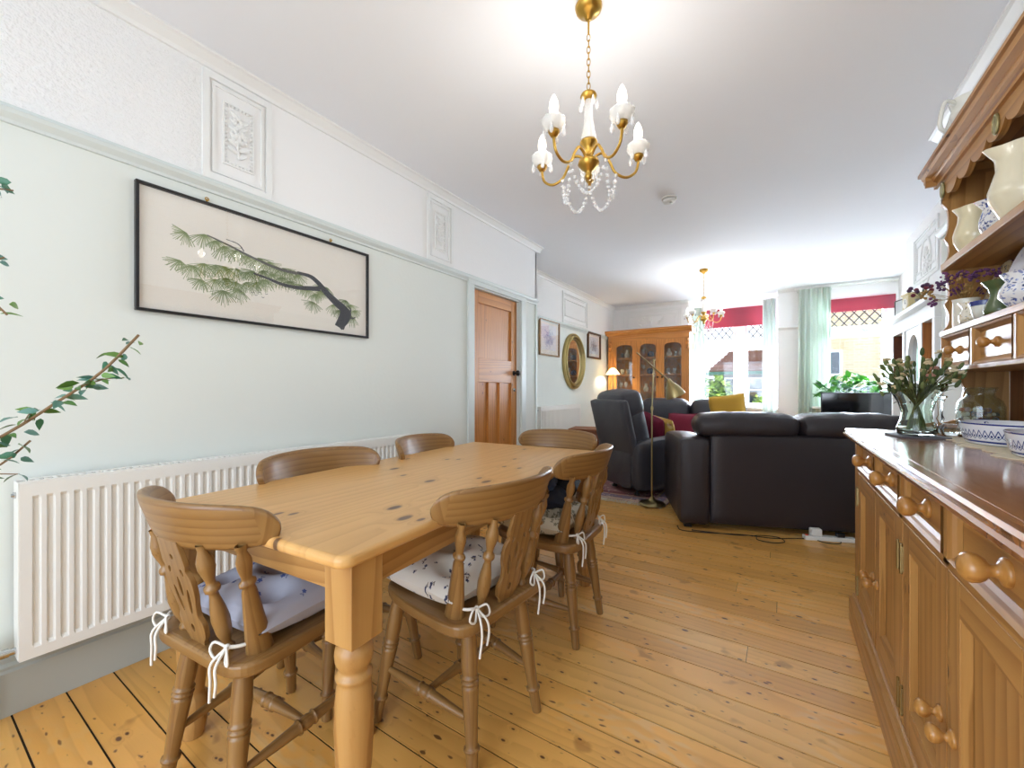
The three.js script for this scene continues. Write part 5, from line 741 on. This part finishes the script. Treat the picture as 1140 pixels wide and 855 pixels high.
// ---------------------------------------------------------------- lamps
{ const l = thing('floor_lamp', 'slim brass reading floor lamp with tilted arm behind the dining chairs', 'lamp', [-1.06, 0, -4.14]), R = V(0.8387, 0, -0.5446), at = (r, y) => V(R.x * r, y, R.z * r);
  part('base', lathe([[0.001, 0], [0.125, 0], [0.128, 0.006], [0.11, 0.02], [0.06, 0.032], [0.03, 0.045], [0.015, 0.07], [0.001, 0.07]], 28).translate(0, 0.016, 0), M.antique, l); part('pole', [bar(V(0, 0.08, 0), V(0, 0.95, 0), 0.0085), bar(V(0, 0.95, 0), at(0.02, 1.42), 0.006)], M.antique, l); part('collar', lathe([[0.012, 0.93], [0.014, 0.95], [0.01, 0.97]], 12), M.antique, l);
  part('joint', new THREE.SphereGeometry(0.014, 12, 8).translate(at(0.02, 1.42).x, 1.42, at(0.02, 1.42).z), M.antique, l); part('swing_arm', bar(at(-0.15, 1.495), at(0.16, 1.225), 0.0065), M.antique, l);
  const g = lathe([[0.016, 0.02], [0.02, 0], [0.03, -0.03], [0.062, -0.075], [0.084, -0.13], [0.092, -0.165], [0.089, -0.165], [0.08, -0.13], [0.058, -0.078], [0.02, -0.03]], 28), q = g.attributes.position; for (let i = 0; i < q.count; i++) { const a = Math.atan2(q.getZ(i), q.getX(i)), f = 1 + 0.035 * Math.abs(Math.cos(a * 6)) * Math.min(1, -q.getY(i) * 12); q.setX(i, q.getX(i) * f); q.setZ(i, q.getZ(i) * f); } g.computeVertexNormals();
  g.rotateZ(0.42); g.rotateY(Math.atan2(0.5446, 0.8387)); const s = at(0.165, 1.222); part('shade', g.translate(s.x, s.y, s.z), M.antique, l);
  const k = thing('corner_lamp', 'lit floor lamp with white glass shade in the corner by the glazed cupboard', 'lamp', [-2.5, 0, -7.12]);
  part('base', lathe([[0.001, 0], [0.12, 0], [0.12, 0.012], [0.03, 0.03], [0.001, 0.03]], 24), M.antique, k); part('pole', bar(V(0, 0.03, 0), V(0, 1.42, 0), 0.009), M.antique, k);
  part('lamp_shade', lathe([[0.02, 1.52], [0.05, 1.5], [0.09, 1.455], [0.125, 1.4], [0.12, 1.4], [0.085, 1.45], [0.02, 1.51]], 28), phys('#fff4dc', 0.6, { transmission: 0.5, thickness: 0 }), k); part('bulb', new THREE.SphereGeometry(0.032, 14, 10).translate(0, 1.44, 0), bulbMat, k);
  const pl = new THREE.PointLight(new THREE.Color(1, 0.88, 0.7), 0.4); pl.position.set(0, 1.44, 0); pl.castShadow = true; k.add(pl); }
// ---------------------------------------------------------------- glazed cupboard
{ const FX0 = -2.68, FX1 = -1.28, ZC = -7.38, c = thing('glazed_cupboard', 'tall pine display cupboard with three arched leaded glass doors', 'cupboard', [-1.98, 0, -7.57]), m = phys('#ffd69e', 0.4, { map: TX.pine, clearcoat: 0.2, clearcoatRoughness: 0.3 }), P = (n, g, ax, mm = m, par = c) => part(n, grain(g, ax, rr(0, 2), rr(0, 0.5)), mm, par, true);
  P('side_panel', box(FX0, 0.08, -7.76, FX0 + 0.02, 2.1, ZC - 0.01), 'y'); P('side_panel', box(FX1 - 0.02, 0.08, -7.76, FX1, 2.1, ZC - 0.01), 'y'); P('back_panel', box(FX0 + 0.02, 0.08, -7.77, FX1 - 0.02, 2.1, -7.755), 'y', std('#e0b888', 0.6, { map: TX.pine })); P('bottom_panel', box(FX0 + 0.02, 0.08, -7.755, FX1 - 0.02, 0.1, ZC - 0.01), 'x'); P('plinth', box(FX0, 0, -7.76, FX1, 0.08, ZC, 0.003), 'x');
  for (const y of [0.78, 1.08, 1.39, 1.69]) P('shelf', box(FX0 + 0.02, y, -7.755, FX1 - 0.02, y + 0.018, ZC - 0.02), 'x', std('#e8c48e', 0.5, { map: TX.pine }));
  P('top_rail', box(FX0, 2.0, ZC - 0.02, FX1, 2.1, ZC), 'x'); P('mid_rail', box(FX0, 0.72, ZC - 0.02, FX1, 0.78, ZC), 'x'); P('pilaster', box(FX0, 0.08, ZC - 0.02, FX0 + 0.09, 2.0, ZC + 0.004, 0.003), 'y'); P('pilaster', box(FX1 - 0.06, 0.08, ZC - 0.02, FX1, 2.0, ZC + 0.004, 0.003), 'y');
  for (const x of [FX0 + 0.045, FX1 - 0.03]) part('corbel', [box(x - 0.025, 1.82, ZC + 0.004, x + 0.025, 2.0, ZC + 0.03, 0.01), new THREE.SphereGeometry(0.026, 10, 8).translate(x, 1.98, ZC + 0.03), new THREE.SphereGeometry(0.02, 10, 8).translate(x, 1.9, ZC + 0.03), new THREE.SphereGeometry(0.016, 10, 8).translate(x, 1.84, ZC + 0.026)], m, c, true);
  const co = shape([[0, 0], [0.014, 0], [0.014, 0.018], [0.035, 0.035], [0.04, 0.055], [0.06, 0.075], [0.06, 0.1], [0, 0.1]]), cg = extrude(co, FX1 - FX0 + 0.08); cg.rotateY(-Math.PI / 2); cg.translate(FX1 + 0.04, 2.1, ZC); P('cornice', cg, 'x'); P('top_board', box(FX0 - 0.03, 2.19, -7.76, FX1 + 0.04, 2.2, ZC), 'x'); P('cornice', box(FX1 - 0.0, 2.1, -7.76, FX1 + 0.035, 2.19, ZC - 0.001, 0.01), 'z');
  const ds = [[FX0 + 0.092, -2.168], [-2.164, -1.756], [-1.752, FX1 - 0.062]];
  ds.forEach(([a, b], i) => {
    const w = b - a, st = new THREE.Shape(); st.moveTo(a, 0.785); st.lineTo(b, 0.785); st.lineTo(b, 1.998); st.lineTo(a, 1.998); st.lineTo(a, 0.785); const q = 0.064, h = new THREE.Path(); h.moveTo(a + q, 0.86); h.lineTo(a + q, 1.87); h.quadraticCurveTo(a + q, 1.935, (a + b) / 2, 1.94); h.quadraticCurveTo(b - q, 1.935, b - q, 1.87); h.lineTo(b - q, 0.86); h.lineTo(a + q, 0.86); st.holes.push(h);
    const d = P('glazed_door', extrude(st, 0.016, 0.002, 10).translate(0, 0, ZC - 0.016), 'y'); part('pane', box(a + q - 0.01, 0.85, ZC - 0.013, b - q + 0.01, 1.95, ZC - 0.012), M.glass, d, true); part('leading', leading(a + q, b - q, 0.86, 1.9, ZC - 0.008, 0.1, 0.0024), std('#8a8678', 0.5, { metalness: 0.4 }), d, true);
    knobAt2(d, i === 2 ? a + 0.035 : b - 0.035, 1.35, ZC + 0.002); const e = P('lower_door', box(a, 0.085, ZC - 0.018, b, 0.716, ZC, 0.003), 'y'); knobAt2(e, i === 2 ? a + 0.035 : b - 0.035, 0.5, ZC); void w;
  });
  function knobAt2(d, x, y, z) { part('knob', turned(V(x, y, z), V(x, y, z + 0.03), knobProfile.map(([r, t]) => [r * 0.028, t]), 12), M.iron, d, true); }
  // glassware and ornaments on its shelves
  seed = 808; const clear = phys('#eef4f4', 0.03, { transmission: 0.85, thickness: 0, roughness: 0.05 }), kinds = {
    wine_glass: [lathe([[0.001, 0], [0.03, 0], [0.03, 0.003], [0.004, 0.008], [0.004, 0.07], [0.02, 0.085], [0.034, 0.12], [0.03, 0.17], [0.028, 0.17]], 14), clear, 'glass', 'clear stemmed wine glass on a shelf inside the glazed cupboard', 'wine glasses in the glazed cupboard'],
    tumbler: [lathe([[0.001, 0], [0.028, 0], [0.034, 0.1], [0.031, 0.1], [0.026, 0.01], [0.001, 0.01]], 14), clear, 'glass', 'clear tumbler on a shelf inside the glazed cupboard', 'tumblers in the glazed cupboard'],
    ornament: [lathe([[0.001, 0], [0.035, 0], [0.04, 0.02], [0.05, 0.06], [0.03, 0.1], [0.02, 0.13], [0.028, 0.15], [0.001, 0.15]], 14), glaze('#d9cdb2'), 'ornament', 'cream china ornament on a shelf inside the glazed cupboard', 'china ornaments in the glazed cupboard'],
    dark_pot: [lathe([[0.001, 0], [0.04, 0], [0.06, 0.05], [0.05, 0.09], [0.03, 0.11], [0.001, 0.11]], 14), glaze('#3d4a63'), 'pot', 'dark blue pot on a shelf inside the glazed cupboard', 'dark pots in the glazed cupboard'] };
  const names = Object.keys(kinds);
  [0.798, 1.098, 1.408, 1.708].forEach((y, si) => ds.forEach(([a, b], di) => { for (let i = 0; i < 3; i++) { const n = names[Math.floor(rnd() * 4)], [g, mm, cat, lab, grp] = kinds[n], t = new THREE.Mesh(g, mm); t.name = numbered(n); t.position.set(a + 0.1 + (b - a - 0.2) * i / 2 + rr(-0.012, 0.012), y, -7.56 + rr(-0.08, 0.08)); scene.add(t); tag(t, lab.replace('a shelf inside the glazed cupboard', `the ${['bottom', 'second lowest', 'second highest', 'top'][si]} shelf behind the ${['left', 'middle', 'right'][di]} cupboard door`), cat, grp); } }));
}
// ---------------------------------------------------------------- curtains and blinds
function curtain(label, x0, x1, z, y0, y1, folds, amp, mat) {
  const t = thing('curtain', label, 'curtain', [(x0 + x1) / 2, y0, z]), nx = folds * 10, ny = 10, w = x1 - x0, h = y1 - y0, f = [];
  for (const side of [1, -1]) { const pos = [], idx = []; for (let j = 0; j <= ny; j++) for (let i = 0; i <= nx; i++) { const u = i / nx, v = j / ny, a = amp * (0.75 + 0.25 * Math.sin(u * 7 + v * 2)) * (v > 0.95 ? 0.7 : 1), ph = u * folds * 6.283 + 0.5 * Math.sin(v * 3 + u * 4); pos.push((u - 0.5) * w * (0.94 + 0.06 * (1 - v)) + 0.006 * Math.sin(ph * 2), v * h, a * Math.sin(ph) + side * 0.0012); } for (let j = 0; j < ny; j++) for (let i = 0; i < nx; i++) { const k = j * (nx + 1) + i, l = k + nx + 1; side > 0 ? idx.push(k, k + 1, l, l, k + 1, l + 1) : idx.push(k, l, k + 1, l, l + 1, k + 1); } const g = new THREE.BufferGeometry(); g.setAttribute('position', new THREE.Float32BufferAttribute(pos, 3)); g.setIndex(idx); g.computeVertexNormals(); f.push(g); }
  part('drape', f, mat, t); part('heading_tape', box(-w / 2, h - 0.045, -amp * 0.8, w / 2, h - 0.02, -amp * 0.6), mat, t); return t;
}
const sage = phys('#dfe8de', 0.9, { transmission: 0.3, thickness: 0 }), pale = phys('#e3e9e4', 0.9, { transmission: 0.3, thickness: 0 });
curtain('sage green curtain in deep folds left of the right-hand window', 0.2, 0.62, ZF + 0.09, 0.03, 2.655, 6, 0.045, sage); curtain('pale green curtain at the right side of the bay window', -0.27, -0.07, ZF - 0.22, 0.03, 2.62, 3, 0.04, pale); curtain('pale green curtain at the left side of the bay, next to the glazed cupboard', -1.35, -1.14, ZF - 0.25, 0.03, 2.6, 3, 0.04, sage);
{ const pole = thing('curtain_track', 'white curtain track above the right-hand window', 'curtain track', [0.75, 2.655, ZF]); part('track', box(-0.58, 0.0, 0.06, 0.6, 0.02, 0.1, 0.004), M.trimWhite, pole); for (const x of [-0.4, 0.5]) part('bracket', box(x - 0.01, 0.004, 0, x + 0.01, 0.016, 0.062, 0.001), M.trimWhite, pole); }
function blind(label, x0, x1, z, y0, y1) { const t = thing('roller_blind', label, 'blind', [(x0 + x1) / 2, y0, z]), w = (x1 - x0) / 2, h = y1 - y0; part('fabric', box(-w, 0.012, -0.001, w, h, 0.001), phys('#a8485a', 0.85, { transmission: 0.35, thickness: 0 }), t); part('bottom_bar', box(-w, 0, -0.006, w, 0.018, 0.006, 0.004), M.red, t); part('roller', bar(V(-w, h, -0.018), V(w, h, -0.018), 0.018, 12), M.red, t); for (const s of [-1, 1]) part('bracket', box(s * w - 0.004 + s * 0.004, h - 0.03, -0.045, s * w + 0.004 + s * 0.004, h + 0.025, 0.004, 0.001), M.trimWhite, t); return t; }
blind('red roller blind pulled part way down in the bay window', -1.28, -0.14, ZW + 0.12, 2.235, 2.55); blind('narrow red roller blind above the right-hand window', 0.56, 1.335, ZF + 0.03, 2.275, 2.455);
// ---------------------------------------------------------------- television and its plant
{ const u = thing('television_cabinet', 'low dark wooden television cabinet behind the brown sofa', 'cabinet', [0.82, 0, -6.92]), m = std('#6a4a32', 0.5, { map: TX.pine }); part('body', grain(box(-0.45, 0.06, -0.22, 0.45, 0.5, 0.2, 0.004), 'x'), m, u); for (const s of [-1, 1]) { const d = part('door', grain(box(s * 0.225 - 0.21, 0.09, 0.2, s * 0.225 + 0.21, 0.47, 0.215, 0.003), 'x'), m, u); part('handle', bar(V(s * 0.05, 0.25, 0.225), V(s * 0.05, 0.32, 0.225), 0.005), M.brass, d); } part('plinth', box(-0.43, 0, -0.2, 0.43, 0.06, 0.18), M.black, u);
  const t = thing('television', 'black flat screen television behind the brown sofa', 'television', [0.83, 0.5, -6.9], -0.06); part('stand', [box(-0.16, 0.0, -0.1, 0.16, 0.014, 0.1, 0.005), box(-0.03, 0.014, -0.02, 0.03, 0.1, 0.02, 0.004)], M.black, t); part('casing', box(-0.39, 0.09, -0.03, 0.39, 0.595, 0.012, 0.008), M.black, t); part('screen', box(-0.375, 0.112, 0.012, 0.375, 0.582, 0.0135), phys('#0b0c0f', 0.08, { clearcoat: 0.6, clearcoatRoughness: 0.05 }), t);
  seed = 404; const p = thing('peace_lily', 'leafy green houseplant spreading above the television in front of the window', 'plant', [0.8, 0.886, -7.665]); part('pot', lathe([[0.001, 0], [0.05, 0], [0.065, 0.11], [0.07, 0.11], [0.07, 0.13], [0.06, 0.12], [0.001, 0.11]], 20), std('#c9c4b8', 0.6), p);
  const greens = ['#3f8a32', '#5aa63a', '#2f6f35', '#75b94a'].map((c) => phys(c, 0.4, { transmission: 0.35, thickness: 0 })), L = leafShape(1, 0.3, 0.35, 6);
  for (let i = 0; i < 100; i++) { const a = rr(3.4, 6.0), side = (i / 100 * 2 - 1), x = side * 0.36, l = rr(0.13, 0.2), y = 0.12 + rr(0.08, 0.3) - Math.abs(side) * 0.1, z = rr(0.08, 0.2); const st = part('stalk', tube([V(x * 0.1, 0.11, 0), V(x * 0.45, 0.1 + y * 0.6, z * 0.4), V(x, y, z)], 0.0025, 8, 5), greens[2], p); const lf = L.clone(); lf.scale(l, l, l * 1.15); part('leaf', place(lf, [x, y, z], rr(-0.4, 0.4), a, rr(-0.2, 1.1)), greens[i % 4], st); }
}
// ---------------------------------------------------------------- chimney piece on the right
{ const f = thing('fireplace_surround', 'white painted chimneypiece with arched overmantel mirror on the right wall', 'fireplace', [1.02, 0, -5.02]), W = M.trimWhite, z0 = -4.35, z1 = -5.8, X = 0.965;
  part('mantel_shelf', box(0.9, 1.8, z1 - 0.06, 1.1, 1.835, z0 + 0.06, 0.008), W, f, true); part('frieze', box(X, 1.68, z1, 1.1, 1.8, z0, 0.004), W, f, true); for (const z of [z1, z0 - 0.06, -5.34, -4.76]) part('upright', box(X, 0.0, z, 1.1, 1.68, z + 0.06, 0.004), W, f, true);
  part('lower_shelf', box(0.97, 1.1, z1 - 0.04, 1.1, 1.14, z0, 0.008), W, f, true); part('recess_panel', box(1.07, 1.14, z1 + 0.06, 1.1, 1.68, -5.34), std('#6b4a35', 0.6, { map: TX.pine }), f, true); part('recess_panel', box(1.07, 1.14, -4.7, 1.1, 1.68, z0 - 0.06), std('#6b4a35', 0.6, { map: TX.pine }), f, true);
  const s = new THREE.Shape(); s.moveTo(-0.26, 0); s.lineTo(0.26, 0); s.lineTo(0.26, 0.54); s.lineTo(-0.26, 0.54); s.lineTo(-0.26, 0); const h = new THREE.Path(); h.moveTo(-0.18, 0.06); h.lineTo(-0.18, 0.3); h.absarc(0, 0.3, 0.18, Math.PI, 0, true); h.lineTo(0.18, 0.06); h.lineTo(-0.18, 0.06); s.holes.push(h); const ag = extrude(s, 0.025, 0.003, 14); ag.rotateY(-Math.PI / 2); ag.translate(X + 0.04, 1.14, -5.02); part('arched_frame', ag, W, f, true);
  part('mirror_glass', box(X + 0.042, 1.16, -5.22, X + 0.046, 1.66, -4.82), std('#dfe6ea', 0.03, { metalness: 1 }), f, true); part('hearth', box(0.9, 0, -5.6, 1.1, 0.03, -4.6, 0.004), std('#4a4744', 0.6), f, true); part('firebox', box(1.06, 0.03, -5.34, 1.1, 1.1, -4.7), M.black, f, true);
  const fr = thing('photo_frame', 'dark-edged photo frame at the far end of the mantel shelf', 'photo frame', [1.0, 1.835, -5.62], -1.3); part('frame', [box(-0.09, 0, -0.006, -0.08, 0.2, 0.006), box(0.08, 0, -0.006, 0.09, 0.2, 0.006), box(-0.08, 0, -0.006, 0.08, 0.01, 0.006), box(-0.08, 0.19, -0.006, 0.08, 0.2, 0.006)], std('#3f3b34', 0.4), fr); part('photo', box(-0.08, 0.01, -0.003, 0.08, 0.19, 0.001), std('#cdd3cf', 0.5), fr);
  const ck = thing('mantel_clock', 'small cream carriage clock on the mantel shelf', 'clock', [1.0, 1.835, -5.2], -1.4); part('case', [box(-0.07, 0, -0.05, 0.07, 0.02, 0.05, 0.004), box(-0.06, 0.02, -0.042, 0.06, 0.16, 0.042, 0.003), box(-0.07, 0.16, -0.05, 0.07, 0.18, 0.05, 0.004)], std('#d9c894', 0.5), ck); part('dial', new THREE.CylinderGeometry(0.045, 0.045, 0.004, 24).rotateX(Math.PI / 2).translate(0, 0.09, 0.044), std('#f2eee0', 0.4), ck); part('hand', [box(-0.002, 0.09, 0.046, 0.002, 0.125, 0.0475), box(0, 0.088, 0.046, 0.024, 0.092, 0.0475)], M.black, ck);
  seed = 33; const po = thing('posy', 'small dark posy in a pot at the near end of the mantel shelf', 'flowers', [1.0, 1.835, -4.85]); part('pot', lathe([[0.001, 0], [0.035, 0], [0.045, 0.07], [0.001, 0.07]], 16), std('#8a8578', 0.6), po); for (let i = 0; i < 14; i++) { const a = rr(0, 6.28), r = rr(0.02, 0.1), h = rr(0.1, 0.18), st = part('stem', tube([V(0, 0.06, 0), V(Math.cos(a) * r * 0.4, h * 0.8, Math.sin(a) * r * 0.4), V(Math.cos(a) * r, h, Math.sin(a) * r)], 0.002, 6, 4), std('#4f5a38', 0.8), po); part('blossom', new THREE.IcosahedronGeometry(0.017, 1).translate(Math.cos(a) * r, h, Math.sin(a) * r), std(i % 2 ? '#7a2f3c' : '#4d2f4a', 0.8), st); }
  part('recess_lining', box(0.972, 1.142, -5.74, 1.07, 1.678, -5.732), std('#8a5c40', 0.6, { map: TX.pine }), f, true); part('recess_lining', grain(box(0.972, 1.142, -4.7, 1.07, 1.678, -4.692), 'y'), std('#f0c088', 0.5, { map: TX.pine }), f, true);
}
{ const s = thing('side_table', 'small brown wooden side table behind the far dining chair', 'side table', [-2.06, 0, -4.92], 0.2), m = std('#a8743f', 0.5, { map: TX.pine }); part('top', grain(box(-0.2, 0.62, -0.2, 0.2, 0.65, 0.2, 0.006), 'x'), m, s); part('drawer_box', grain(box(-0.17, 0.5, -0.17, 0.17, 0.62, 0.17, 0.003), 'x'), m, s); for (const [x, z] of [[-1, -1], [1, -1], [-1, 1], [1, 1]]) part('leg', turned(V(x * 0.16, 0, z * 0.16), V(x * 0.16, 0.5, z * 0.16), [[0.012, 0], [0.017, 0.1], [0.02, 0.5], [0.015, 0.7], [0.02, 0.8], [0.02, 1]], 10), m, s); part('shelf', grain(box(-0.16, 0.16, -0.16, 0.16, 0.18, 0.16, 0.002), 'x'), m, s); }
{ // power strip and cables behind the brown sofa
  const p = thing('power_strip', 'white power strip with plugs on the floor behind the brown sofa', 'power strip', [0.3, 0, -3.905], 0.36), w = std('#eeeeea', 0.4); part('casing', box(-0.17, 0.0, -0.03, 0.17, 0.03, 0.03, 0.006), w, p); for (const x of [-0.09, -0.01, 0.07]) part('socket', box(x - 0.025, 0.03, -0.022, x + 0.025, 0.032, 0.022, 0.001), std('#dcdcd8', 0.4), p); part('adaptor_plug', box(-0.125, 0.032, -0.028, -0.055, 0.085, 0.025, 0.006), w, p); part('plug', box(0.045, 0.032, -0.022, 0.095, 0.062, 0.022, 0.006), M.black, p); part('switch', box(-0.16, 0.03, -0.012, -0.14, 0.036, 0.012, 0.002), std('#d8553f', 0.4), p);
  const cable = (label, pts) => { const t = thing('cable', label, 'cable', [pts[0][0], 0.004, pts[0][1]]); part('flex', tube(pts.map(([x, z, y = 0]) => V(x - pts[0][0], y, z - pts[0][1])), 0.0035, 120, 6), M.black, t); part('flex_end', new THREE.SphereGeometry(0.006, 8, 6).translate(0, 0.001, 0), M.black, t); };
  cable('black cable trailing along the sofa back to the power strip', [[-0.72, -3.62], [-0.68, -3.54], [-0.5, -3.58], [-0.25, -3.68], [-0.05, -3.72], [0.08, -3.8], [0.2, -3.86], [0.27, -3.82], [0.36, -3.86], [0.37, -3.93]]);
  cable('looped black cable lying in a coil behind the brown sofa', [[-0.6, -3.585], [-0.3, -3.645], [-0.17, -3.7], [-0.15, -3.62], [-0.05, -3.61], [0.02, -3.68], [-0.02, -3.76], [-0.15, -3.73], [-0.19, -3.66, 0.007]]);
}
// ---------------------------------------------------------------- outside
{ const g = structure('ground'); part('front_garden', box(-30, -1.2, -60, 30, -1.0, ZW - 0.1), std('#8b8c86', 0.95), g); part('back_garden', box(-12, -0.4, ZB + 0.2, 12, -0.15, 20), std('#3d4a2c', 1), g); }
function tileRows(w, n, run, rise, mat, parent, pos, turn) { for (let i = 0; i < n; i++) { const t = i / n, b = new THREE.BoxGeometry(w * 1, 0.05, run / n * 1.25); const m = part('tile_course', b, mat, parent); m.position.set(pos[0], pos[1] + rise * t + 0.03, pos[2] - run * t); m.rotation.x = Math.atan2(rise, run) * 0.8; void turn; } }
const brickTan = std('#ffffff', 0.9, { map: (() => { const t = dataTex(256, 256, (s, v) => { const row = Math.floor(v * 24), u = s * 8 + (row % 2) * 0.5, j = u - Math.floor(u) < 0.05 || (v * 24) % 1 < 0.14, k = 0.95 + 0.09 * noise.noise(Math.floor(u) * 3.3, row * 1.7, 2); return j ? [0.84, 0.79, 0.7] : [0.86 * k, 0.77 * k, 0.6 * k]; }); t.repeat.set(1 / 1.8, 1 / 1.8); return t; })() });
{ const roof = ['#7a5142', '#8a5f4e', '#6d4a40'].map((c) => std(c, 0.9)), h = thing('bungalow', 'bungalow across the road with brown tiled hip roof and white window', 'house', [0, -1, -18]);
  part('wall', grain(box(-2.2, 0, -4, -0.1, 2.75, 0), 'x'), std('#6b6c66', 0.9), h); part('fascia', box(-2.4, 2.72, 0.0, -0.1, 2.86, 0.22), std('#3f7a66', 0.6), h); part('eave_board', box(-2.4, 2.86, -0.1, -0.1, 2.9, 0.24), std('#8a8d86', 0.7), h);
  for (let i = 0; i < 9; i++) { const t = i / 9, m = part('tile_course', new THREE.BoxGeometry(2.25 - t * 0.85, 0.05, 0.36), roof[i % 3], h); m.position.set(-1.225 + t * 0.425, 2.93 + t * 1.15, 0.1 - t * 2.2); m.rotation.x = 0.45; } part('roof_core', extrude(shape([[-2.3, 2.88], [-0.1, 2.88], [-0.1, 3.95], [-1.5, 3.95]]), 1.2).translate(0, 0, -1.6), roof[0], h);
  const wn = part('window', box(-1.05, 1.2, 0.0, -0.1, 2.6, 0.06, 0.005), std('#e2e4e2', 0.5), h); for (const [a, b] of [[-1.0, -0.6], [-0.55, -0.15]]) { part('pane', box(a, 1.28, 0.06, b, 2.1, 0.068), phys('#3a4248', 0.08), wn); part('pane', box(a, 2.16, 0.06, b, 2.54, 0.068), phys('#3a4248', 0.08), wn); }
  const w2 = part('window', box(-1.85, 1.6, 0.0, -1.3, 2.6, 0.06, 0.005), std('#e2e4e2', 0.5), h); part('pane', box(-1.81, 1.66, 0.06, -1.34, 2.54, 0.068), phys('#3a4248', 0.08), w2);
  const o = thing('distant_garage', 'grey outbuilding with green gutter at the left edge of the bay view', 'outbuilding', [-4.6, -1, -21]); part('wall', box(-1.5, 0, -3, 1.6, 2.7, 0), std('#77786f', 0.9), o); part('gutter', box(-1.6, 2.68, 0, 1.7, 2.85, 0.15), std('#2a5a4e', 0.6), o); part('flat_roof', box(-1.6, 2.85, -3, 1.7, 2.95, 0.1), std('#55585a', 0.8), o);
}
{ const b = thing('brick_house', 'sandy brick house seen through the right-hand window', 'house', [2.4, -1, -16]); part('wall', grain(box(-2.4, 0, -4, 4, 6, 0), 'x'), brickTan, b); const wn = part('window', box(-1.6, 2.55, 0, -0.85, 3.35, 0.06, 0.01), std('#eceeec', 0.5), b); part('pane', box(-1.52, 2.63, 0.06, -0.93, 3.27, 0.07), phys('#59646e', 0.08), wn);
  const v = part('verge', box(-0.2, 0, 0, 0.1, 3.2, 0.5), std('#3d4147', 0.8), b); v.position.set(0.15, 4.75, 0); v.rotation.z = 0.95; part('roof_slope', box(-2.8, 6.0, -4, 4.3, 6.15, 0.4), std('#3d4147', 0.8), b);
  const c = thing('carport', 'grey lean-to canopy in front of the sandy brick house', 'canopy', [1.6, -1, -13.4]); const s = extrude(shape([[-1.6, 2.95], [-0.25, 2.25], [-0.25, 2.15], [-1.6, 2.15]]), 2).translate(0, 0, -1.2); part('gable', s, std('#5c606b', 0.8), c); part('beam', box(-1.7, 2.0, 0.7, 3, 2.16, 0.9), std('#6a6f7a', 0.7), c); part('roof_sheet', box(-0.3, 2.14, -1.2, 3, 2.2, 0.8), std('#8a8f9a', 0.6), c); for (const x of [-0.9, 0.9, 2.8]) part('post', box(x - 0.06, 0, 0.74, x + 0.06, 2.0, 0.86), std('#9a9c9a', 0.6), c); }
function bush(label, pos, rx, ry, rz, n, cols, sd) { // leaves are too many to count
  seed = sd; const t = thing('garden_shrub', label, 'shrub', pos), core = new THREE.IcosahedronGeometry(1, 3), p = core.attributes.position; for (let i = 0; i < p.count; i++) { const k = 0.86 + 0.16 * fbm(p.getX(i) * 2.3 + sd, p.getY(i) * 2.3, p.getZ(i) * 2.3); p.setXYZ(i, p.getX(i) * rx * k, p.getY(i) * ry * k + ry, p.getZ(i) * rz * k); } core.computeVertexNormals(); part('inner_foliage', core, std('#31451d', 1), t);
  const lf = leafShape(0.13, 0.07, 0.2, 2), m = new THREE.InstancedMesh(lf, phys('#ffffff', 0.6, { transmission: 0.3, thickness: 0, side: THREE.DoubleSide }), n), c = new THREE.Color(); m.name = 'leaves'; m.userData.kind = 'stuff';
  for (let i = 0; i < n; i++) { const a = rr(0, 6.283), y = rr(-0.6, 1), r = Math.sqrt(Math.max(0, 1 - y * y)), k = 0.86 + 0.2 * fbm(Math.cos(a) * r * 2.3 + sd, y * 2.3, Math.sin(a) * r * 2.3); m.setMatrixAt(i, new THREE.Matrix4().compose(V(Math.cos(a) * r * rx * k, (y * k + 1) * ry, Math.sin(a) * r * rz * k), new THREE.Quaternion().setFromEuler(new THREE.Euler(rr(-1, 1), rr(0, 6.28), rr(-1, 1))), V(1, 1, 1).multiplyScalar(rr(0.6, 1.3)))); c.set(cols[Math.floor(rnd() * cols.length)]); m.setColorAt(i, c); } t.add(m); part('stem', bar(V(0, 0, 0), V(0, ry * 0.5, 0), 0.05), std('#3a2d20', 1), t); return t; }
const hedge = ['#86a83c', '#a6c24e', '#5f8030', '#b8cf62', '#6f9236'];
bush('broad bright green hedge shrub outside the left bay light', [-1.55, -1, -12.2], 0.85, 1.24, 0.6, 2800, hedge, 61); bush('rounded yellow-green shrub outside the right bay light', [-0.42, -1, -12.2], 0.38, 0.98, 0.45, 1200, hedge, 62);
// ---------------------------------------------------------------- hand over
scene.traverse((o) => { if (o.isMesh) { o.castShadow = true; o.receiveShadow = true; } });
renderer.render(scene, camera);
